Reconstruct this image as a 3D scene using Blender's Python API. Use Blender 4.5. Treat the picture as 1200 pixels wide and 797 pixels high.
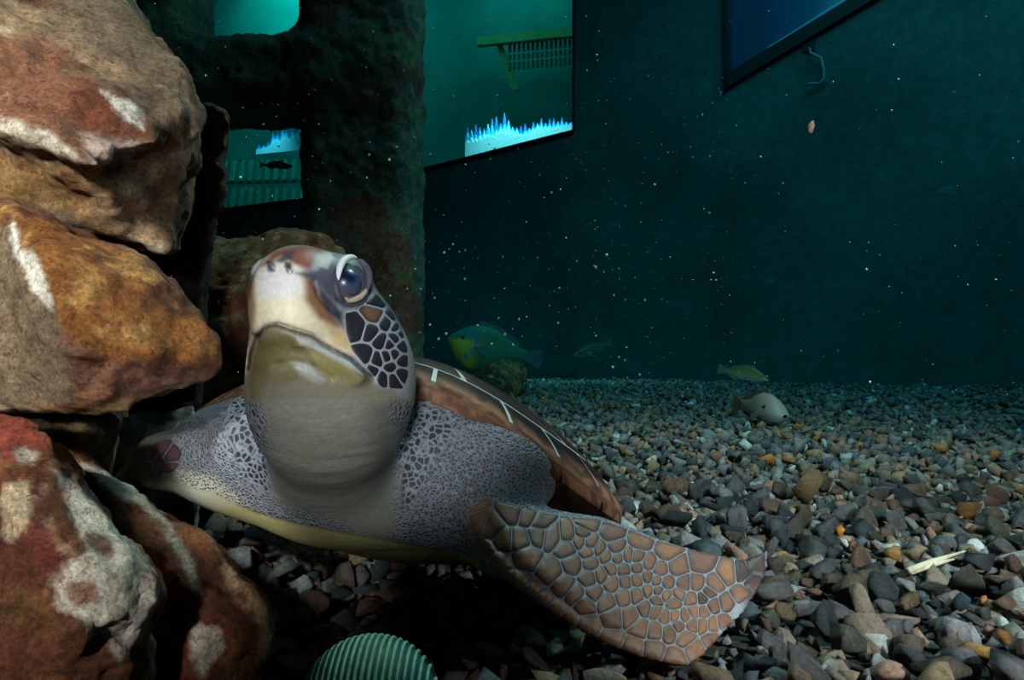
import bpy, bmesh, math, random
import numpy as np
import openvdb
from mathutils import Vector, Matrix
from mathutils.bvhtree import BVHTree

# ------------------------------------------------------------------ clear, camera, world, lights, exposure
for o in list(bpy.data.objects):
    bpy.data.objects.remove(o)
scene = bpy.context.scene
COL = scene.collection
FPX, CXP, HOR = 782.0, 600.0, 415.0        # focal length in pixels, principal column, horizon row
CAM = np.array([0.0, 0.0, 0.25])

def s2l(c):
    return tuple((v / 255 / 12.92) if v / 255 <= 0.04045 else ((v / 255 + 0.055) / 1.055) ** 2.4 for v in c)

cam_d = bpy.data.cameras.new('camera')
cam_d.sensor_width = 36.0
cam_d.lens = 36.0 * FPX / 1200.0
cam_d.shift_y = (HOR - 398.5) / 1200.0
cam_d.clip_start = 0.01
cam_d.clip_end = 60
cam = bpy.data.objects.new('camera', cam_d)
cam.location = CAM
cam.rotation_euler = (math.radians(90), 0, 0)
COL.objects.link(cam)
scene.camera = cam

world = bpy.data.worlds.new('world')
scene.world = world
world.use_nodes = True
bg = world.node_tree.nodes['Background']
bg.inputs[0].default_value = (0.02, 0.30, 0.34, 1)      # dim green daylight above the open tank
bg.inputs[1].default_value = 0.10
# the tank water soaks up red light with distance
wva = world.node_tree.nodes.new('ShaderNodeVolumeAbsorption')
wva.inputs['Color'].default_value = (0.18, 0.86, 0.90, 1)
wva.inputs['Density'].default_value = 0.27
world.node_tree.links.new(wva.outputs[0], world.node_tree.nodes['World Output'].inputs['Volume'])

def lamp(name, kind, loc, target, power, color, size=0.3, size_y=None, spot=None, blend=1.0):
    d = bpy.data.lights.new(name, kind)
    d.energy = power
    d.color = color
    if kind == 'AREA':
        d.size = size
        if size_y:
            d.shape = 'RECTANGLE'
            d.size_y = size_y
    else:
        d.shadow_soft_size = size
    if kind == 'SPOT':
        d.spot_size = math.radians(spot)
        d.spot_blend = blend
    o = bpy.data.objects.new(name, d)
    o.location = loc
    v = Vector(target) - Vector(loc)
    o.rotation_euler = v.to_track_quat('-Z', 'Y').to_euler()
    COL.objects.link(o)
    return o

# daylight falling through the water surface high above the gravel
lamp('daylight_lamp', 'AREA', (2.2, 2.5, 4.6), (2.0, 2.7, 0), 76, (0.50, 0.92, 1.0), 3.4, 3.4)
# overhead light on the gravel bed and the turtle, a little behind it
lamp('overhead_lamp', 'SPOT', (0.50, 1.55, 2.2), (0.28, 0.95, 0.0), 118, (1.0, 0.82, 0.70), 0.12, spot=95)
# the diver's strobe on the left arm: rocks and head
lamp('strobe_lamp_rock', 'SPOT', (-0.40, -0.26, 0.64), (-0.56, 0.50, 0.36), 86, (1.0, 0.90, 0.82), 0.05, spot=55, blend=0.8)
# low fill lamp added as a narrow beam on the foot of the rock pile
lamp('fill_lamp_low', 'SPOT', (-0.31, -0.20, 0.36), (-0.325, 0.42, 0.12), 22, (1.0, 0.88, 0.80), 0.02, spot=23, blend=0.5)
# fill lamp added above the camera port: a narrow beam on the turtle's head, neck and shoulder
lamp('fill_lamp_turtle', 'SPOT', (0.0, -0.25, 0.33), (-0.125, 0.5, 0.290), 21, (1.0, 0.92, 0.88), 0.03, spot=28.5, blend=0.5)
# the diver's strobe on the right arm: gravel
lamp('strobe_lamp_gravel', 'SPOT', (0.75, -0.25, 0.95), (0.72, 2.7, 0.0), 115.0, (1.0, 0.84, 0.74), 0.06, spot=56, blend=1.0)
lamp('fill_lamp_near', 'SPOT', (0.98, -0.18, 0.72), (0.50, 0.60, 0.0), 120, (1.0, 0.87, 0.80), 0.05, spot=43, blend=0.9)  # extra fill lamp added for the near gravel

scene.view_settings.view_transform = 'Standard'
scene.view_settings.look = 'None'
scene.view_settings.gamma = 1.0
scene.view_settings.use_curve_mapping = False
scene.view_settings.exposure = 0.0

# ------------------------------------------------------------------ helpers: pixels, noise, distance fields
def P(px, py, d):
    return np.array([(px - CXP) / FPX * d, d, 0.25 - (py - HOR) / FPX * d])

def proj(V):
    V = np.asarray(V, float)
    d = np.maximum(V[..., 1], 1e-4)
    return CXP + V[..., 0] / d * FPX, HOR - (V[..., 2] - 0.25) / d * FPX, d

def _hash(i, j, k, seed):
    n = (i.astype(np.int64) * 73856093) ^ (j.astype(np.int64) * 19349663) ^ (k.astype(np.int64) * 83492791) ^ (seed * 2654435761)
    n = (n ^ (n >> 13)) * 1274126177
    n = n & 0x7fffffff
    n = (n ^ (n >> 15)) * 2246822519
    return ((n >> 4) & 0xffff).astype(np.float32) / 65535.0

def vnoise(p, scale, seed=0):
    q = np.asarray(p, np.float32) * scale + 1000.0
    i = np.floor(q).astype(np.int64)
    f = q - i
    f = f * f * (3 - 2 * f)
    out = 0
    for a in (0, 1):
        for b in (0, 1):
            for c in (0, 1):
                w = (f[..., 0] if a else 1 - f[..., 0]) * (f[..., 1] if b else 1 - f[..., 1]) * (f[..., 2] if c else 1 - f[..., 2])
                out = out + w * _hash(i[..., 0] + a, i[..., 1] + b, i[..., 2] + c, seed)
    return out * 2 - 1

def fbm(p, scale, octaves=4, seed=0, gain=0.5):
    t, a, n = 0, 1.0, 0
    for o in range(octaves):
        t = t + a * vnoise(p, scale * 2 ** o, seed + o)
        n += a
        a *= gain
    return t / n

class Field:
    """a block of signed distances; shapes are blended in, then read out as one surface"""
    def __init__(self, lo, hi, h):
        self.h = h
        self.lo = np.array(lo, float)
        self.n = np.ceil((np.array(hi) - self.lo) / h).astype(int) + 1
        self.ax = [(self.lo[k] + h * np.arange(self.n[k])).astype(np.float32) for k in range(3)]
        self.D = np.full(self.n, 0.1, np.float32)
    def block(self, lo, hi):
        i0 = np.clip(((np.array(lo) - self.lo) / self.h).astype(int), 0, self.n)
        i1 = np.clip(((np.array(hi) - self.lo) / self.h).astype(int) + 2, 0, self.n)
        sl = tuple(slice(a, b) for a, b in zip(i0, i1))
        X, Y, Z = np.meshgrid(*[self.ax[k][sl[k]] for k in range(3)], indexing='ij')
        return sl, X, Y, Z
    def blend(self, sl, d, k, cut=False):
        a = self.D[sl]
        if cut:
            h = np.maximum(k - np.abs(a + d), 0) / max(k, 1e-6)
            self.D[sl] = np.maximum(a, -d) + h * h * k * 0.25
        else:
            h = np.maximum(k - np.abs(a - d), 0) / max(k, 1e-6)
            self.D[sl] = np.minimum(a, d) - h * h * k * 0.25
    def ellipsoid(self, c, R, M=None, k=0.02, cut=False):
        c = np.array(c, float); R = np.array(R, float)
        m = R.max() + k + 0.02
        sl, X, Y, Z = self.block(c - m, c + m)
        q = np.stack([X - c[0], Y - c[1], Z - c[2]], -1)
        if M is not None:
            q = q @ np.array(M, np.float32).T           # rows of M are the local axes
        k0 = np.sqrt(((q / R.astype(np.float32)) ** 2).sum(-1))
        k1 = np.sqrt(((q / (R ** 2).astype(np.float32)) ** 2).sum(-1)) + 1e-6
        self.blend(sl, k0 * (k0 - 1) / k1, k, cut)
    def cone(self, a, b, ra, rb, k=0.02, cut=False):
        a = np.array(a, float); b = np.array(b, float)
        m = max(ra, rb) + k + 0.02
        sl, X, Y, Z = self.block(np.minimum(a, b) - m, np.maximum(a, b) + m)
        ba = b - a
        t = np.clip(((X - a[0]) * ba[0] + (Y - a[1]) * ba[1] + (Z - a[2]) * ba[2]) / (ba @ ba), 0, 1)
        d = np.sqrt((X - a[0] - ba[0] * t) ** 2 + (Y - a[1] - ba[1] * t) ** 2 + (Z - a[2] - ba[2] * t) ** 2)
        self.blend(sl, d - (ra + (rb - ra) * t), k, cut)
    def hull(self, pts, k=0.02):
        bm = bmesh.new()
        for p in pts:
            bm.verts.new(p)
        bmesh.ops.convex_hull(bm, input=bm.verts)
        bm.normal_update()
        ctr = np.mean(np.array(pts), 0)
        pl = set()
        for f in bm.faces:
            n = np.array(f.normal)
            if np.linalg.norm(n) < 0.5:
                continue
            o = n @ np.array(f.verts[0].co)
            if n @ ctr > o:
                n, o = -n, -o
            pl.add((round(float(n[0]), 4), round(float(n[1]), 4), round(float(n[2]), 4), round(float(o), 5)))
        bm.free()
        pts = np.array(pts)
        sl, X, Y, Z = self.block(pts.min(0) - k - 0.03, pts.max(0) + k + 0.03)
        d = None
        for n0, n1, n2, o in pl:
            e = X * n0 + Y * n1 + Z * n2 - o
            d = e if d is None else np.maximum(d, e)
        self.blend(sl, d, k)
    def box(self, c, half, rnd=0.02, k=0.02):
        c = np.array(c, float); half = np.array(half, float)
        sl, X, Y, Z = self.block(c - half - k - 0.1, c + half + k + 0.1)
        q = np.stack([np.abs(X - c[0]) - half[0], np.abs(Y - c[1]) - half[1], np.abs(Z - c[2]) - half[2]], -1) + rnd
        d = np.sqrt((np.maximum(q, 0) ** 2).sum(-1)) + np.minimum(q.max(-1), 0) - rnd
        self.blend(sl, d, k)
    def smooth(self, times=1):
        for _ in range(times):
            for ax in range(3):
                D = self.D
                up = np.concatenate([np.take(D, range(1, D.shape[ax]), ax), np.take(D, [-1], ax)], ax)
                dn = np.concatenate([np.take(D, [0], ax), np.take(D, range(0, D.shape[ax] - 1), ax)], ax)
                self.D = (up + dn + 2 * D) * np.float32(0.25)
    def surface(self):
        self.D[0], self.D[-1] = 0.1, 0.1
        self.D[:, 0], self.D[:, -1] = 0.1, 0.1
        self.D[:, :, 0], self.D[:, :, -1] = 0.1, 0.1
        g = openvdb.FloatGrid(0.1)
        g.copyFromArray(np.ascontiguousarray(self.D))
        v, q = g.convertToQuads(isovalue=0.0)
        return np.asarray(v, float) * self.h + self.lo, np.asarray(q, int)[:, ::-1]

SOLIDS = []
def depth_in(field, p):
    """signed distance of points to a finished solid (negative inside)"""
    q = (np.asarray(p, float) - field.lo) / field.h
    i = np.floor(q).astype(int)
    ok = ((i >= 0) & (i < field.n - 1)).all(-1)
    out = np.full(q.shape[:-1], 0.1)
    i, t = i[ok], (q - np.floor(q))[ok]
    v = 0
    for a in (0, 1):
        for b in (0, 1):
            for c in (0, 1):
                w = (t[:, 0] if a else 1 - t[:, 0]) * (t[:, 1] if b else 1 - t[:, 1]) * (t[:, 2] if c else 1 - t[:, 2])
                v = v + w * field.D[i[:, 0] + a, i[:, 1] + b, i[:, 2] + c]
    out[ok] = v
    return out

def normals_of(V, F):
    n = np.cross(V[F[:, 2]] - V[F[:, 0]], V[F[:, 3 % F.shape[1]]] - V[F[:, 1]]) if F.shape[1] == 4 else np.cross(V[F[:, 1]] - V[F[:, 0]], V[F[:, 2]] - V[F[:, 0]])
    N = np.zeros_like(V)
    for k in range(F.shape[1]):
        np.add.at(N, F[:, k], n)
    return N / (np.linalg.norm(N, axis=1, keepdims=True) + 1e-12)

def outward(V, F):
    """flip the faces if the signed volume is negative"""
    a, b, c = V[F[:, 0]], V[F[:, 1]], V[F[:, 2]]
    vol = np.einsum('ij,ij->i', a, np.cross(b, c)).sum()
    if F.shape[1] == 4:
        vol += np.einsum('ij,ij->i', a, np.cross(c, V[F[:, 3]])).sum()
    return F if vol > 0 else F[:, ::-1]

def mesh_np(name, V, F, smooth=True, colors=None):
    me = bpy.data.meshes.new(name)
    V = np.asarray(V, np.float32); F = np.asarray(F, np.int32)
    k = F.shape[1]
    me.vertices.add(len(V)); me.vertices.foreach_set('co', V.ravel())
    me.loops.add(F.size); me.loops.foreach_set('vertex_index', F.ravel())
    me.polygons.add(len(F)); me.polygons.foreach_set('loop_start', np.arange(0, F.size, k, dtype=np.int32))
    if smooth:
        me.polygons.foreach_set('use_smooth', np.ones(len(F), bool))
    if colors is not None:
        set_col(me, colors)
    me.update(calc_edges=True)
    return me

def set_col(me, c, name='Col'):
    c = np.asarray(c, np.float32)
    if c.ndim == 1:
        c = np.stack([c, c, c], 1)
    a = me.attributes.new(name, 'FLOAT_COLOR', 'POINT')
    a.data.foreach_set('color', np.concatenate([c, np.ones((len(c), 1), np.float32)], 1).ravel())

def obj(name, me, mat=None, parent=None):
    o = bpy.data.objects.new(name, me)
    COL.objects.link(o)
    if mat is not None:
        o.data.materials.append(mat)
    if parent is not None:
        o.parent = parent
    return o

def tag(o, label=None, cat=None, group=None, kind=None):
    if label: o['label'] = label
    if cat: o['category'] = cat
    if group: o['group'] = group
    if kind: o['kind'] = kind
    return o

def thing(name, label, cat, loc=(0, 0, 0), group=None):
    o = bpy.data.objects.new(name, None)
    o.empty_display_size = 0.05
    o.location = loc
    COL.objects.link(o)
    return tag(o, label, cat, group)

def child(o, parent):
    """parent a mesh that was written in world coordinates"""
    o.parent = parent
    o.matrix_parent_inverse = Matrix.Translation(-Vector(parent.location)) if parent.parent is None else Matrix.Identity(4)
    return o

def poly_sd(px, py, poly):
    """signed pixel distance to a polygon, negative inside"""
    poly = np.asarray(poly, float)
    n = len(poly)
    d2 = np.full(px.shape, 1e12)
    inside = np.zeros(px.shape, bool)
    for i in range(n):
        a, b = poly[i], poly[(i + 1) % n]
        e = b - a
        t = np.clip(((px - a[0]) * e[0] + (py - a[1]) * e[1]) / (e @ e + 1e-9), 0, 1)
        d2 = np.minimum(d2, (px - a[0] - e[0] * t) ** 2 + (py - a[1] - e[1] * t) ** 2)
        c = ((a[1] > py) != (b[1] > py)) & (px < (b[0] - a[0]) * (py - a[1]) / (b[1] - a[1] + 1e-12) + a[0])
        inside ^= c
    d = np.sqrt(d2)
    return np.where(inside, -d, d)

def line_d(px, py, pl):
    pl = np.asarray(pl, float)
    d2 = np.full(px.shape, 1e12)
    for a, b in zip(pl[:-1], pl[1:]):
        e = b - a
        t = np.clip(((px - a[0]) * e[0] + (py - a[1]) * e[1]) / (e @ e + 1e-9), 0, 1)
        d2 = np.minimum(d2, (px - a[0] - e[0] * t) ** 2 + (py - a[1] - e[1] * t) ** 2)
    return np.sqrt(d2)

def lerp(C, col, w):
    return C * (1 - w[:, None]) + np.array(col)[None, :] * w[:, None]

def sstep(a, b, x):
    t = np.clip((x - a) / (b - a), 0, 1)
    return t * t * (3 - 2 * t)

# ------------------------------------------------------------------ materials
def material(name):
    m = bpy.data.materials.new(name)
    m.use_nodes = True
    nt = m.node_tree
    return m, nt, nt.nodes['Principled BSDF']

def node(nt, kind, **kw):
    n = nt.nodes.new(kind)
    for k, v in kw.items():
        if k.startswith('i_'):
            n.inputs[int(k[2:]) if k[2:].isdigit() else k[2:]].default_value = v
        else:
            setattr(n, k, v)
    return n

def L(nt, a, b):
    nt.links.new(a, b)

def coords(nt, scale=1.0):
    tc = node(nt, 'ShaderNodeTexCoord')
    mp = node(nt, 'ShaderNodeMapping')
    mp.inputs['Scale'].default_value = (scale,) * 3 if not isinstance(scale, tuple) else scale
    L(nt, tc.outputs['Object'], mp.inputs['Vector'])
    return mp.outputs['Vector']

def noise_col(nt, vec, scale, stops, detail=6, rough=0.6):
    n = node(nt, 'ShaderNodeTexNoise')
    n.inputs['Scale'].default_value = scale
    n.inputs['Detail'].default_value = detail
    n.inputs['Roughness'].default_value = rough
    L(nt, vec, n.inputs['Vector'])
    r = node(nt, 'ShaderNodeValToRGB')
    r.color_ramp.elements[0].position, r.color_ramp.elements[-1].position = stops[0][0], stops[-1][0]
    for p, c in stops[1:-1]:
        r.color_ramp.elements.new(p)
    for e, (p, c) in zip(r.color_ramp.elements, stops):
        e.position = p
        e.color = (*c, 1)
    L(nt, n.outputs['Fac'], r.inputs['Fac'])
    return r.outputs['Color'], n.outputs['Fac']

def mix(nt, a, b, fac, mode='MIX'):
    m = node(nt, 'ShaderNodeMix', data_type='RGBA', blend_type=mode)
    for s, v in ((m.inputs[6], a), (m.inputs[7], b)):
        if isinstance(v, tuple):
            s.default_value = (*v, 1)
        else:
            L(nt, v, s)
    if isinstance(fac, float):
        m.inputs[0].default_value = fac
    else:
        L(nt, fac, m.inputs[0])
    return m.outputs[2]

def bump(nt, bs, height, strength=0.4, dist=0.003, base=None):
    b = node(nt, 'ShaderNodeBump')
    b.inputs['Strength'].default_value = strength
    b.inputs['Distance'].default_value = dist
    L(nt, height, b.inputs['Height'])
    if base is not None:
        L(nt, base, b.inputs['Normal'])
    L(nt, b.outputs['Normal'], bs.inputs['Normal'])
    return b.outputs['Normal']

def attr(nt, name='Col'):
    return node(nt, 'ShaderNodeAttribute', attribute_name=name).outputs['Color']

def plain(name, rgb, rough=0.8, var=0.35, scale=30, bump_d=0.002, spec=0.3):
    m, nt, bs = material(name)
    v = coords(nt)
    lo = tuple(c * (1 - var) for c in rgb); hi = tuple(min(1, c * (1 + var)) for c in rgb)
    c, f = noise_col(nt, v, scale, [(0.3, lo), (0.7, hi)])
    L(nt, c, bs.inputs['Base Color'])
    bs.inputs['Roughness'].default_value = rough
    bs.inputs['Specular IOR Level'].default_value = spec
    bump(nt, bs, f, 0.5, bump_d)
    return m

def attr_material(name, rough=0.8, scale=120, amount=0.5, bump_d=0.001, spec=0.3, speck=None):
    """colour painted on the vertices, broken up by a fine grain"""
    m, nt, bs = material(name)
    v = coords(nt)
    c, f = noise_col(nt, v, scale, [(0.25, (1 - amount,) * 3), (0.75, (1 + amount * 0.6,) * 3)], 8, 0.7)
    col = mix(nt, attr(nt), c, 1.0, 'MULTIPLY')
    if speck:
        sc, sf = noise_col(nt, v, speck[0], [(speck[1], (0, 0, 0)), (speck[1] + 0.08, (1, 1, 1))], 5, 0.65)
        col = mix(nt, col, speck[2], sc)
    L(nt, col, bs.inputs['Base Color'])
    bs.inputs['Roughness'].default_value = rough
    bs.inputs['Specular IOR Level'].default_value = spec
    bump(nt, bs, f, 0.6, bump_d)
    return m

# ------------------------------------------------------------------ the tank: gravel floor, walls, windows
rng = np.random.default_rng(7)
random.seed(7)

def bed(x, y):
    """height of the gravel bed: gently uneven, scooped out under the turtle"""
    p = np.stack([x, y, np.zeros_like(x)], -1)
    z = 0.010 * fbm(p, 3.0, 3, 5)
    z = z - 0.05 * np.exp(-(((x + 0.13) / 0.14) ** 2 + ((y - 0.55) / 0.17) ** 2))
    return z

nx, ny = 170, 150
gx = np.linspace(-6, 6.5, nx)
gy = np.concatenate([np.linspace(-1.2, 2.0, 90), np.linspace(2.06, 9.5, 60)])
X, Y = np.meshgrid(gx, gy)
Z = bed(X, Y) - 0.012
V = np.stack([X.ravel(), Y.ravel(), Z.ravel()], 1)
idx = np.arange(nx * ny).reshape(ny, nx)
F = np.stack([idx[:-1, :-1].ravel(), idx[:-1, 1:].ravel(), idx[1:, 1:].ravel(), idx[1:, :-1].ravel()], 1)
m_bed = plain('gravel_bed_dark', s2l((58, 58, 56)), 0.95, 0.6, 90, 0.004)
floor = tag(obj('floor', mesh_np('floor', V, F), m_bed), 'uneven bed of grey brown gravel covering the tank bottom', kind='structure')

m_wall, nt, bs = material('tank_wall_green')
v = coords(nt)
c1, f1 = noise_col(nt, v, 0.9, [(0.3, s2l((38, 92, 92))), (0.7, s2l((58, 128, 126)))], 5)
c2, f2 = noise_col(nt, v, 14, [(0.35, (0.62, 0.62, 0.62)), (0.72, (1.15, 1.15, 1.15))], 8, 0.75)
c3, f3 = noise_col(nt, coords(nt, (3.0, 3.0, 7.0)), 1.3, [(0.66, (0, 0, 0)), (0.74, (1, 1, 1))], 4, 0.6)
wc = mix(nt, mix(nt, c1, c2, 1.0, 'MULTIPLY'), s2l((84, 150, 160)), mix(nt, (0.0, 0.0, 0.0), c3, 0.45))
L(nt, wc, bs.inputs['Base Color'])
bs.inputs['Roughness'].default_value = 0.85
bump(nt, bs, f2, 0.4, 0.01)

CORNER = np.array([1.80, 6.0])
DIR_A = np.array([-0.906, 0.423])
END_B = np.array([3.66, 4.77])
DIR_B = (END_B - CORNER) / np.linalg.norm(END_B - CORNER)

def on_wall(px, py, base, dirv, off=0.0):
    """pixel -> (distance along the wall, height) on a vertical wall; off moves the wall outwards"""
    nrm = np.array([-dirv[1], dirv[0]])
    if nrm[1] < 0:
        nrm = -nrm
    b = base + nrm * off
    r = (px - CXP) / FPX
    # b + t dir = s (r, 1)
    A = np.array([[dirv[0], -r], [dirv[1], -1.0]])
    t, s = np.linalg.solve(A, -b)
    return t, 0.25 - (py - HOR) / FPX * s, s

def wall_mesh(name, base, dirv, t0, t1, ztop, holes, thick, mat, step=0.6):
    """holes: [(ta, tb, za, zb)] openings from ta to tb with the sill running za -> zb, open up to ztop - 0.5"""
    nrm = np.array([-dirv[1], dirv[0]])
    if nrm[1] < 0:
        nrm = -nrm
    cuts = sorted(set([t0, t1] + [h[0] for h in holes] + [h[1] for h in holes]))
    bm = bmesh.new()
    def pt(t, z, o):
        q = base + dirv * t + nrm * o
        return bm.verts.new((q[0], q[1], z))
    def slab(ta, tb, za0, zb0, za1, zb1):
        vs = [pt(ta, za0, 0), pt(tb, zb0, 0), pt(tb, zb1, 0), pt(ta, za1, 0), pt(ta, za0, thick), pt(tb, zb0, thick), pt(tb, zb1, thick), pt(ta, za1, thick)]
        for q in ((0, 1, 2, 3), (7, 6, 5, 4), (0, 4, 5, 1), (1, 5, 6, 2), (2, 6, 7, 3), (3, 7, 4, 0)):
            bm.faces.new([vs[i] for i in q])
    for a, b in zip(cuts[:-1], cuts[1:]):
        hole = [h for h in holes if h[0] <= a + 1e-6 and h[1] >= b - 1e-6]
        if hole:
            h = hole[0]
            f = lambda t: h[2] + (h[3] - h[2]) * (t - h[0]) / (h[1] - h[0])
            slab(a, b, -0.3, -0.3, f(a), f(b))
            slab(a, b, ztop - 0.5, ztop - 0.5, ztop, ztop)
        else:
            slab(a, b, -0.3, -0.3, ztop, ztop)
    bmesh.ops.recalc_face_normals(bm, faces=bm.faces)
    me = bpy.data.meshes.new(name)
    bm.to_mesh(me); bm.free()
    return tag(obj(name, me, mat), kind='structure')

ZT = 6.4
tA0, zA0, _ = on_wall(674, 155, CORNER, DIR_A)
tA1, zA1, _ = on_wall(440, 214, CORNER, DIR_A)
tC0, zC0, _ = on_wall(400, 229, CORNER, DIR_A)
tC1, zC1, _ = on_wall(60, 272, CORNER, DIR_A)
tB0, zB0, _ = on_wall(850, 106, CORNER, DIR_B)
tB1, zB1, _ = on_wall(1075, -28, CORNER, DIR_B)
wallA = wall_mesh('wall_back', CORNER, DIR_A, -0.08, 10.5, ZT, [(tA0, tA1, zA0, zA1), (tC0, tC1, zC0, zC1)], 0.12, m_wall)
wallB = wall_mesh('wall_right', CORNER, DIR_B, 0.0, 8.5, ZT, [(tB0, tB1, zB0, zB1)], 0.12, m_wall)

# panes: clear acrylic flush in the openings
m_glass, nt, bs = material('acrylic_pane')
nt.nodes.remove(bs)
tr = node(nt, 'ShaderNodeBsdfTransparent'); tr.inputs[0].default_value = (0.86, 0.97, 0.97, 1)
gl = node(nt, 'ShaderNodeBsdfGlossy'); gl.inputs['Roughness'].default_value = 0.15
gl.inputs['Color'].default_value = (0.5, 0.8, 0.8, 1)
mx = node(nt, 'ShaderNodeMixShader'); mx.inputs[0].default_value = 0.03
L(nt, tr.outputs[0], mx.inputs[1]); L(nt, gl.outputs[0], mx.inputs[2])
L(nt, mx.outputs[0], nt.nodes['Material Output'].inputs['Surface'])
m_frame = plain('window_frame_dark', s2l((30, 44, 48)), 0.6, 0.3, 20)

def slab_mesh(name, corners, normal, thick):
    n = np.array(normal) / np.linalg.norm(normal) * thick
    c = [np.array(q, float) for q in corners]
    V = np.array(c + [q + n for q in c])
    k = len(c)
    me = bpy.data.meshes.new(name)
    faces = [tuple(range(k)), tuple(range(2 * k - 1, k - 1, -1))] + [(i, i + k, (i + 1) % k + k, (i + 1) % k) for i in range(k)]
    me.from_pydata([tuple(p) for p in V], [], faces)
    bm = bmesh.new(); bm.from_mesh(me)
    bmesh.ops.recalc_face_normals(bm, faces=bm.faces)
    bm.to_mesh(me); bm.free()
    return me

def wall_pt(base, dirv, t, z, off=0.0):
    nrm = np.array([-dirv[1], dirv[0]])
    if nrm[1] < 0:
        nrm = -nrm
    q = base + dirv * t + nrm * off
    return np.array([q[0], q[1], z])

def window(name, base, dirv, ta, tb, za, zb, frame_w, inset=0.05, stile_w=None):
    nrm = np.array([-dirv[1], dirv[0]])
    if nrm[1] < 0:
        nrm = -nrm
    n3 = np.array([nrm[0], nrm[1], 0])
    W = thing(name, None, None, tuple(wall_pt(base, dirv, ta, za)))
    W['kind'] = 'structure'
    zt = ZT - 0.5
    pane = obj('pane', slab_mesh('pane', [wall_pt(base, dirv, ta, za, inset), wall_pt(base, dirv, tb, zb, inset), wall_pt(base, dirv, tb, zt, inset), wall_pt(base, dirv, ta, zt, inset)], n3, 0.01), m_glass)
    child(pane, W)
    w = frame_w
    o = -0.05
    sill = obj('window_sill', slab_mesh('window_sill', [wall_pt(base, dirv, ta, za, o), wall_pt(base, dirv, tb, zb, o), wall_pt(base, dirv, tb, zb + w, o), wall_pt(base, dirv, ta, za + w, o)], n3, 0.14), m_frame)
    child(sill, W)
    s = 1 if tb > ta else -1
    w = stile_w or w
    for t, z, dd in ((ta, za, s), (tb, zb, -s)):
        st = obj('window_frame', slab_mesh('window_frame', [wall_pt(base, dirv, t, z, o), wall_pt(base, dirv, t + dd * w, z, o), wall_pt(base, dirv, t + dd * w, zt, o), wall_pt(base, dirv, t, zt, o)], n3, 0.14), m_frame)
        child(st, W)
    return W

window('window_1', CORNER, DIR_A, tA0, tA1, zA0, zA1, 0.014)
window('window_2', CORNER, DIR_A, tC0, tC1, zC0, zC1, 0.014)
m_highlight = plain('sill_highlight_pale', s2l((120, 190, 220)), 0.4, 0.1, 10)  # pale blue strip added for the sill's rim highlight
W3 = window('window_3', CORNER, DIR_B, tB0, tB1, zB0, zB1, 0.12, 0.1, 0.03)
nB_ = np.array([-DIR_B[1], DIR_B[0]]); nB_ = nB_ if nB_[1] > 0 else -nB_
child(obj('sill_highlight', slab_mesh('sill_highlight', [wall_pt(CORNER, DIR_B, t_, z_ + q_, -0.04) for t_, z_, q_ in ((tB0 + (tB1 - tB0) * 0.25, zB0 + (zB1 - zB0) * 0.25, 0.12), (tB1, zB1, 0.12), (tB1, zB1, 0.17), (tB0 + (tB1 - tB0) * 0.25, zB0 + (zB1 - zB0) * 0.25, 0.135))], (nB_[0], nB_[1], 0), 0.10), m_highlight), W3)

# the bright water beyond the panes: an outer channel with its own daylight
m_outer = plain('outer_channel_green', s2l((40, 150, 140)), 0.9, 0.25, 1.2)
def outer_wall(name, base, dirv, t0, t1, off, z0, z1, mat):
    return tag(obj(name, slab_mesh(name, [wall_pt(base, dirv, t0, z0, off), wall_pt(base, dirv, t1, z0, off), wall_pt(base, dirv, t1, z1, off), wall_pt(base, dirv, t0, z1, off)], (0, 1, 0), 0.1), mat), kind='structure')
outer_wall('wall_outer_back', CORNER, DIR_A, -0.3, 11.5, 1.9, -0.3, 7.2, m_outer)
m_outer_b = plain('outer_channel_blue', s2l((30, 110, 150)), 0.9, 0.25, 1.2)
outer_wall('wall_outer_right', CORNER, DIR_B, -0.3, 5.5, 1.2, -0.3, 7.2, m_outer_b)

def channel_lamp(name, t, z, off, tt, tz, toff, power, color, size, base=CORNER, dirv=DIR_A):
    lamp(name, 'AREA', tuple(wall_pt(base, dirv, t, z, off)), tuple(wall_pt(base, dirv, tt, tz, toff)), power, color, size, size)
channel_lamp('channel_lamp', 2.6, 5.6, 1.0, 2.5, 2.0, 1.6, 15, (0.30, 1.0, 0.85), 1.2)
channel_lamp('channel_lamp', 6.2, 6.6, 1.0, 6.4, 2.0, 1.6, 130, (0.25, 1.0, 0.85), 1.6)
channel_lamp('channel_lamp', 1.0, 4.6, 0.5, 0.9, 2.4, 0.25, 7, (0.2, 0.75, 1.0), 0.5, CORNER, DIR_B)

# timber beam and slatted screens of the walkway beyond the panes
m_beam = plain('walkway_beam_yellow', s2l((214, 196, 130)), 0.8, 0.2, 8)
m_slat = plain('walkway_slat_pale', s2l((228, 240, 214)), 0.8, 0.2, 8)

def px_on(px, py, off):
    t, z, s = on_wall(px, py, CORNER, DIR_A, off)
    return t, z
def bar(name, pts_px, off, mat, thick=0.04):
    c = []
    for px, py in pts_px:
        t, z = px_on(px, py, off)
        c.append(wall_pt(CORNER, DIR_A, t, z, off))
    n3 = np.array([-DIR_A[1], DIR_A[0], 0]); n3 = n3 if n3[1] > 0 else -n3
    return obj(name, slab_mesh(name, c, n3, thick), mat)

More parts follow.
